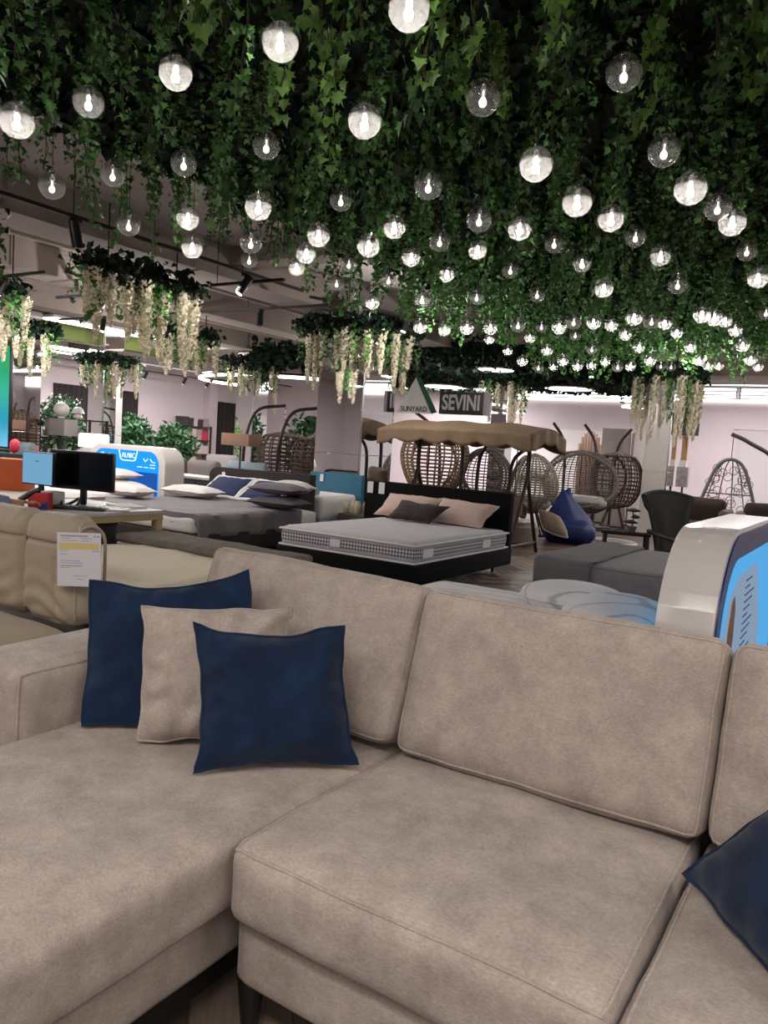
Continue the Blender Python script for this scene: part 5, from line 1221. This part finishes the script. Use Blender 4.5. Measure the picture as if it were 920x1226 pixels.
# globe labels: lit or not, row by distance, order from the left
LAB = {}
for bi, (a, b_, nm) in enumerate(BANDS):
    for st, nmst in ((1, 'brightly lit'), (.3, 'dimly lit'), (0, 'unlit clear')):
        sel = [i for i, g in enumerate(GL) if a <= math.hypot(g[0], g[1]) < b_ and (g[3] == 1 if st == 1 else (g[3] == 0 if st == 0 else 0 < g[3] < 1))]
        sel.sort(key=lambda i: GL[i][0]/GL[i][1])
        for k, i in enumerate(sel):
            LAB[i] = ('%s glass globe lamp, %s from left of its kind in the %s' % (nmst, ORD[k], nm), nmst, nm)
def nearest_globe(px, py):
    i = min(range(len(GL)), key=lambda i: math.hypot(GL[i][0]-px, GL[i][1]-py)); return i
used_l = {}
FOLI = {}
n_leafobj = 0
for d, px, py, tip, vi, rz in NEAR:
    L_, fm, sm, bs, lv, ax_ = VAR[vi]; s_ = (ZT-tip)/L_
    individual = n_leafobj < 900 and 1.9 < d and py > 1.7 and .15 < -px/py < 1.5 and rs.random() < .5
    bi, bn = band(d); gi = nearest_globe(px, py)
    side = 'left' if px/py < GL[gi][0]/GL[gi][1] else 'right'
    o_, kind_ = LAB[gi][0].split(', ')[1].split(' ')[0], LAB[gi][1].replace(' clear', '')
    k_ = (side, gi); used_l[k_] = used_l.get(k_, 0)+1
    base = '%s%s ivy strand %s of the %s %s globe in the %s' % ('' if used_l[k_] == 1 else ORD[used_l[k_]-1]+' ', 'bright' if individual else 'dark', side, o_, kind_, bn if False else LAB[gi][2])
    t = thing('ivy_strand', base, 'ivy', (px, py, ZT), rz, 'ivy strands of the ceiling canopy')
    o = link('stem', sm, None, t); o.scale = (1, 1, s_)
    if individual:
        for (q, ax, nr, sz) in lv[int(len(lv)*.1)::1]:
            side_ = ax.cross(nr).normalized(); nn = side_.cross(ax).normalized()
            mm = Matrix((side_, ax, nn)).transposed().to_4x4(); mm.translation = Vector((q.x, q.y, q.z*s_))
            mm = mm @ Matrix.Scale(sz*1.15, 4)
            lo = link('leaf', LEAFMESH, None, t); lo.matrix_local = mm; n_leafobj += 1
    else:
        o = link('foliage', fm, None, t); o.scale = (1, 1, s_); o['kind'] = 'stuff'
# the rest of the strands, past counting, as one body of ivy
allv = []; allf = []
b = M()
for d, px, py, tip, vi, rz in REST:
    L_, fm, sm, bs, lv, ax_ = VAR[vi]; s_ = (ZT-tip)/L_; c, sn = cos(rz), sin(rz)
    b.add([(px+c*v[0]-sn*v[1], py+sn*v[0]+c*v[1], ZT+v[2]*s_) for v in bs.v], bs.f)
def big_mesh(name, b, m):
    me = bpy.data.meshes.new(name); me.from_pydata(b.v, [], b.f); me.materials.append(m); return me
o = link('ivy_mass', big_mesh('ivy_mass', b, LEAF)); tag(o, 'mass of dark green ivy strands filling the far end of the ceiling canopy', 'ivy', None, 'stuff')
# leafy mat the strands hang from
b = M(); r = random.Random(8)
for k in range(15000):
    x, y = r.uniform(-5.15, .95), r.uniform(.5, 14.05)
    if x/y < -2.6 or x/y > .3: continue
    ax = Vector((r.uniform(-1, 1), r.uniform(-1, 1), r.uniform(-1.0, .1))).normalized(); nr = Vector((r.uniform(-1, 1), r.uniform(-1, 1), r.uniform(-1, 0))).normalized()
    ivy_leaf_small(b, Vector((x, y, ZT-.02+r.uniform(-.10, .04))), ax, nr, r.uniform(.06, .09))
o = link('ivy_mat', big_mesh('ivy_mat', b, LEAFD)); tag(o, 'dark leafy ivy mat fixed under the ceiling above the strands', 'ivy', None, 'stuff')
t = thing('ivy_grid', 'dark green mesh grid under the ceiling carrying the ivy canopy', 'grid', (-2, 7, 3.5))
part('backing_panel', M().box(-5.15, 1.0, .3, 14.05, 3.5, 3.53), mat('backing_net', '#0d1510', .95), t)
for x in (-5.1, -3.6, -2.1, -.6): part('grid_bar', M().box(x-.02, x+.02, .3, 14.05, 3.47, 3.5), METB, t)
# dark ivy canopies further back
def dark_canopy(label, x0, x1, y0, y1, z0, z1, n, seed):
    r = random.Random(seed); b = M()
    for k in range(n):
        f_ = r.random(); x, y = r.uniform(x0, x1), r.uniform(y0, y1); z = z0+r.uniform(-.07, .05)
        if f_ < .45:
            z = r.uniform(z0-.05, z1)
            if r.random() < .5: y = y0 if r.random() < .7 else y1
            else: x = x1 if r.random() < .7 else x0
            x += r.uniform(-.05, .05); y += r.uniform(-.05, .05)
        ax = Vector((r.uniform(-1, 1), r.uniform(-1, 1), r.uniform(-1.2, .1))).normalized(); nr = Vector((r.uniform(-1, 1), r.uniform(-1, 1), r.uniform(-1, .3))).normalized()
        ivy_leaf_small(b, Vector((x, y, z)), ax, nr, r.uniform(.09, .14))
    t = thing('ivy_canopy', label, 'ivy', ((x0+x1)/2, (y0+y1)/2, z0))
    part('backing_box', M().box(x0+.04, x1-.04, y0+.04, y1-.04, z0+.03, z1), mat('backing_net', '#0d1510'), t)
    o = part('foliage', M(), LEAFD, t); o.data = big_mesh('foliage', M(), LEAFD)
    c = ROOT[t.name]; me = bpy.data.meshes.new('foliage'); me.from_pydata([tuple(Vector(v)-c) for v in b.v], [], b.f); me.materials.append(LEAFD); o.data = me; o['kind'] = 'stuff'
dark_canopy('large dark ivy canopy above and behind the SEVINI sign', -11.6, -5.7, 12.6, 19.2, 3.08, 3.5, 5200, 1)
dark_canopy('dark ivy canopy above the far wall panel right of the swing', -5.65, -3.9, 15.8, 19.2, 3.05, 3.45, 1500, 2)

# wisteria: one blossom cluster mesh in four lengths, leaf sprays between
def cluster_mesh(L, seed):
    r = random.Random(seed); b = M(); n = int(230*L/.6)
    for k in range(n):
        s_ = (k+r.random())/n; rad = (.062*(1-s_)**.55+.012)*r.uniform(.5, 1)
        a = r.uniform(0, 2*PI); p = Vector((rad*cos(a), rad*sin(a), -.04-L*s_))
        out_ = Vector((cos(a), sin(a), r.uniform(-.7, .3))).normalized(); q = out_.cross(Vector((r.uniform(-1, 1), r.uniform(-1, 1), 1))).normalized()
        u = q.cross(out_).normalized(); sz = r.uniform(.013, .021)
        b.add([p-q*sz-u*sz*.6, p+q*sz-u*sz*.6, p+q*sz*.8+u*sz+out_*.01, p-q*sz*.8+u*sz+out_*.01], [(0, 1, 2, 3)])
    b.tube([(0, 0, 0), (0, 0, -L)], .004, 4)
    return b.mesh('flower_cluster', 0, 2, False)
CL = [cluster_mesh(.5+.12*k, 40+k) for k in range(4)]
for c in CL: c.materials.append(WIST)
SPRAY = []
for k in range(3):
    ax_, lv = strand_layout(300+k, .55, 46, .06); b = M()
    for q in lv: ivy_leaf_small(b, *q)
    me = b.mesh('leaf_spray', 0, 2, False); me.materials.append(LEAF); SPRAY.append(me)
def wreath(label, path, z, n, seed, drop=1.0, rad=.16, closed=False, group=None, nm='wisteria_wreath'):
    r = random.Random(seed); P = [Vector((q[0], q[1], z)) for q in path]; c = sum(P, Vector())/len(P)
    t = thing(nm, label, 'wisteria', c)
    lens = [(P[(i+1) % len(P)]-P[i]).length for i in range(len(P) if closed else len(P)-1)]; tot = sum(lens)
    def at(s_):
        s_ *= tot
        for i, l in enumerate(lens):
            if s_ <= l or i == len(lens)-1: return P[i].lerp(P[(i+1) % len(P)], min(1, s_/l))
            s_ -= l
    part('planter_bar', M().tube([p for p in P], .05, 6, closed), METB, t)
    for k in (0.2, .8):
        q = at(k); part('hanger', M().tube([q, (q.x, q.y, ZC)], .008, 5), METB, t)
    b = M()
    for k in range(int(420*tot)):
        p = at(r.random()); d = Vector((r.gauss(0, .5), r.gauss(0, .5), r.gauss(0, .45))); d = d.normalized()*min(1, d.length)*rad
        ax = Vector((r.uniform(-1, 1), r.uniform(-1, 1), r.uniform(-1, .3))).normalized(); nr = Vector((r.uniform(-1, 1), r.uniform(-1, 1), r.uniform(-1, 1))).normalized()
        ivy_leaf_small(b, p+d-c, ax, nr, r.uniform(.05, .085))
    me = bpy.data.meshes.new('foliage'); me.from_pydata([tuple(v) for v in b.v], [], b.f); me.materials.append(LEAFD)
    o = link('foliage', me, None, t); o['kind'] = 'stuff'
    for k in range(n):
        p = at((k+r.uniform(.15, .85))/n)-c; ci = r.randrange(4)
        o = link('flower_cluster', CL[ci], None, t, p+Vector((r.uniform(-.1, .1), r.uniform(-.1, .1), -.04)), (r.uniform(-.04, .04), r.uniform(-.04, .04), r.uniform(0, 6))); o.scale = (.98, .98, drop*r.uniform(.8, 1.1))
    for k in range(n):
        p = at((k+r.random())/n)-c
        o = link('leaf_spray', SPRAY[k % 3], None, t, p+Vector((r.uniform(-.13, .13), r.uniform(-.13, .13), -.02)), (0, 0, r.uniform(0, 6))); o.scale = (1, 1, drop*r.uniform(.7, 1.1)); o['kind'] = 'stuff'
def ringpath(x0, x1, y0, y1): return [(x0, y0), (x1, y0), (x1, y1), (x0, y1)]
wreath('large wisteria planter hanging beside the ivy canopy, in front of the beam', [(-6.75, 4.85), (-6.75, 6.35)], 2.98, 17, 1, 1.0, .2, nm='wisteria_planter')
wreath('smaller wisteria planter just below the large one', [(-9.45, 8.1), (-9.25, 9.2)], 2.92, 9, 2, .9, .17, nm='wisteria_planter')
wreath('wisteria planter cut by the left frame edge, upper one', [(-6.65, 3.1), (-6.6, 3.85)], 3.05, 8, 3, 1.0, .18, nm='wisteria_planter')
wreath('wisteria planter at the left frame edge, lower one', [(-9.2, 5.05), (-9.05, 5.7)], 2.95, 7, 4, .9, .17, nm='wisteria_planter')
wreath('wisteria wreath round the column behind the brown lampshade', ringpath(-12.75, -11.9, 13.0, 13.85), 3.05, 12, 5, 1.1, .2, True)
wreath('wisteria wreath round the mirrored column behind the black headboard', ringpath(-7.15, -6.0, 8.82, 10.0), 3.02, 22, 6, 1.05, .17, True)
wreath('wisteria wreath round the white column at the right', ringpath(-4.1, -3.05, 14.8, 15.8), 3.05, 22, 7, 1.35, .2, True)
wreath('wisteria wreath round the slim column left of the beige cocoon', ringpath(-7.45, -6.75, 15.45, 16.15), 2.98, 11, 8, 1.15, .15, True)
wreath('wisteria wreath round the column behind the glowing white sign', ringpath(-15.4, -14.55, 11.05, 11.9), 2.9, 12, 9, 1.0, .15, True)
wreath('wisteria wreath round the column beside the blue green screen', ringpath(-13.0, -12.15, 7.45, 8.25), 2.95, 12, 10, .9, .15, True)

# ---------------------------------------------------------------- globe lamps
def glass_mat():
    """blown glass: smoked and slightly mirrored upper half, clear faintly milky lower half"""
    m = bpy.data.materials.new('globe_glass'); m.use_nodes = True; nt = m.node_tree; nt.nodes.clear(); N = nt.nodes; L = nt.links
    out = N.new('ShaderNodeOutputMaterial'); tr = N.new('ShaderNodeBsdfTransparent'); gl = N.new('ShaderNodeBsdfGlossy'); df = N.new('ShaderNodeBsdfTranslucent')
    gl.inputs['Roughness'].default_value = .04; gl.inputs[0].default_value = (.9, .9, .9, 1); df.inputs[0].default_value = (.92, .92, .92, 1)
    tc = N.new('ShaderNodeTexCoord'); sp = N.new('ShaderNodeSeparateXYZ'); L.new(tc.outputs['Object'], sp.inputs[0])
    def mrange(src, a, b, c, d):
        r = N.new('ShaderNodeMapRange'); L.new(src, r.inputs[0])
        for i, v in enumerate((a, b, c, d)): r.inputs[i+1].default_value = v
        return r.outputs[0]
    up = mrange(sp.outputs[2], -.006, .020, 0, 1)
    tint = N.new('ShaderNodeMix'); tint.data_type = 'RGBA'; L.new(up, tint.inputs[0]); tint.inputs[6].default_value = (.95, .95, .95, 1); tint.inputs[7].default_value = (.72, .71, .70, 1); L.new(tint.outputs[2], tr.inputs[0])
    lw = N.new('ShaderNodeLayerWeight'); lw.inputs[0].default_value = .5
    pw = N.new('ShaderNodeMath'); pw.operation = 'POWER'; L.new(lw.outputs['Facing'], pw.inputs[0]); pw.inputs[1].default_value = 3.0
    fm = mrange(pw.outputs[0], 0, 1, .05, .55)
    mx = N.new('ShaderNodeMixShader'); L.new(fm, mx.inputs[0]); L.new(tr.outputs[0], mx.inputs[1]); L.new(gl.outputs[0], mx.inputs[2])
    milk = mrange(up, 0, 1, .12, .012)
    m2 = N.new('ShaderNodeMixShader'); L.new(milk, m2.inputs[0]); L.new(mx.outputs[0], m2.inputs[1]); L.new(df.outputs[0], m2.inputs[2])
    L.new(m2.outputs[0], out.inputs[0]); return m
GLASS = glass_mat()
RG = .079
def sphere_prof(r, n=18): return [(r*sin(PI*k/n), r*cos(PI*k/n)) for k in range(n+1)]
gm = M().lathe([(max(1e-5, a), z) for a, z in sphere_prof(RG, 20)], 32).mesh('glass_globe', 0, 2, True, 80); gm.materials.append(GLASS)
bulbm = M().lathe([(1e-5, -.044), (.012, -.039), (.0175, -.028), (.0175, -.016), (.011, -.004), (.004, .004), (.004, .03)], 12).mesh('bulb', 0, 2, True, 80)
capm = M().lathe([(.012, .028), (.014, .03), (.014, .074), (.022, .076), (.022, .088), (.008, .092), (1e-5, .092)], 14).mesh('cap', 0, 2, True, 60); capm.materials.append(CHROME)
cordm = M().tube([(0, 0, .09), (0, 0, 1.0)], .0022, 5).mesh('cord', 0, 2); cordm.materials.append(METB)
EM = {1: emission('lit_bulb', '#fff6ec', 48), .5: emission('half_lit_bulb', '#fff6ec', 30), .3: emission('dim_bulb', '#fff6ec', 14), 0: emission('faint_bulb', '#fff6ec', 2.2)}
BM_ = {}
for k, e in EM.items():
    c = bulbm.copy(); c.name = 'bulb'; c.materials.append(e); BM_[k] = c
for i, (x, y, z, on) in enumerate(GL):
    t = thing('globe_lamp', LAB[i][0], 'lamp', (x, y, z), 0, 'glass globe lamps in the ivy')
    link('glass_globe', gm, None, t); link('bulb', BM_[on], None, t); link('cap', capm, None, t)
    o = link('cord', cordm, None, t); o.scale = (1, 1, max(.1, ZT-z))
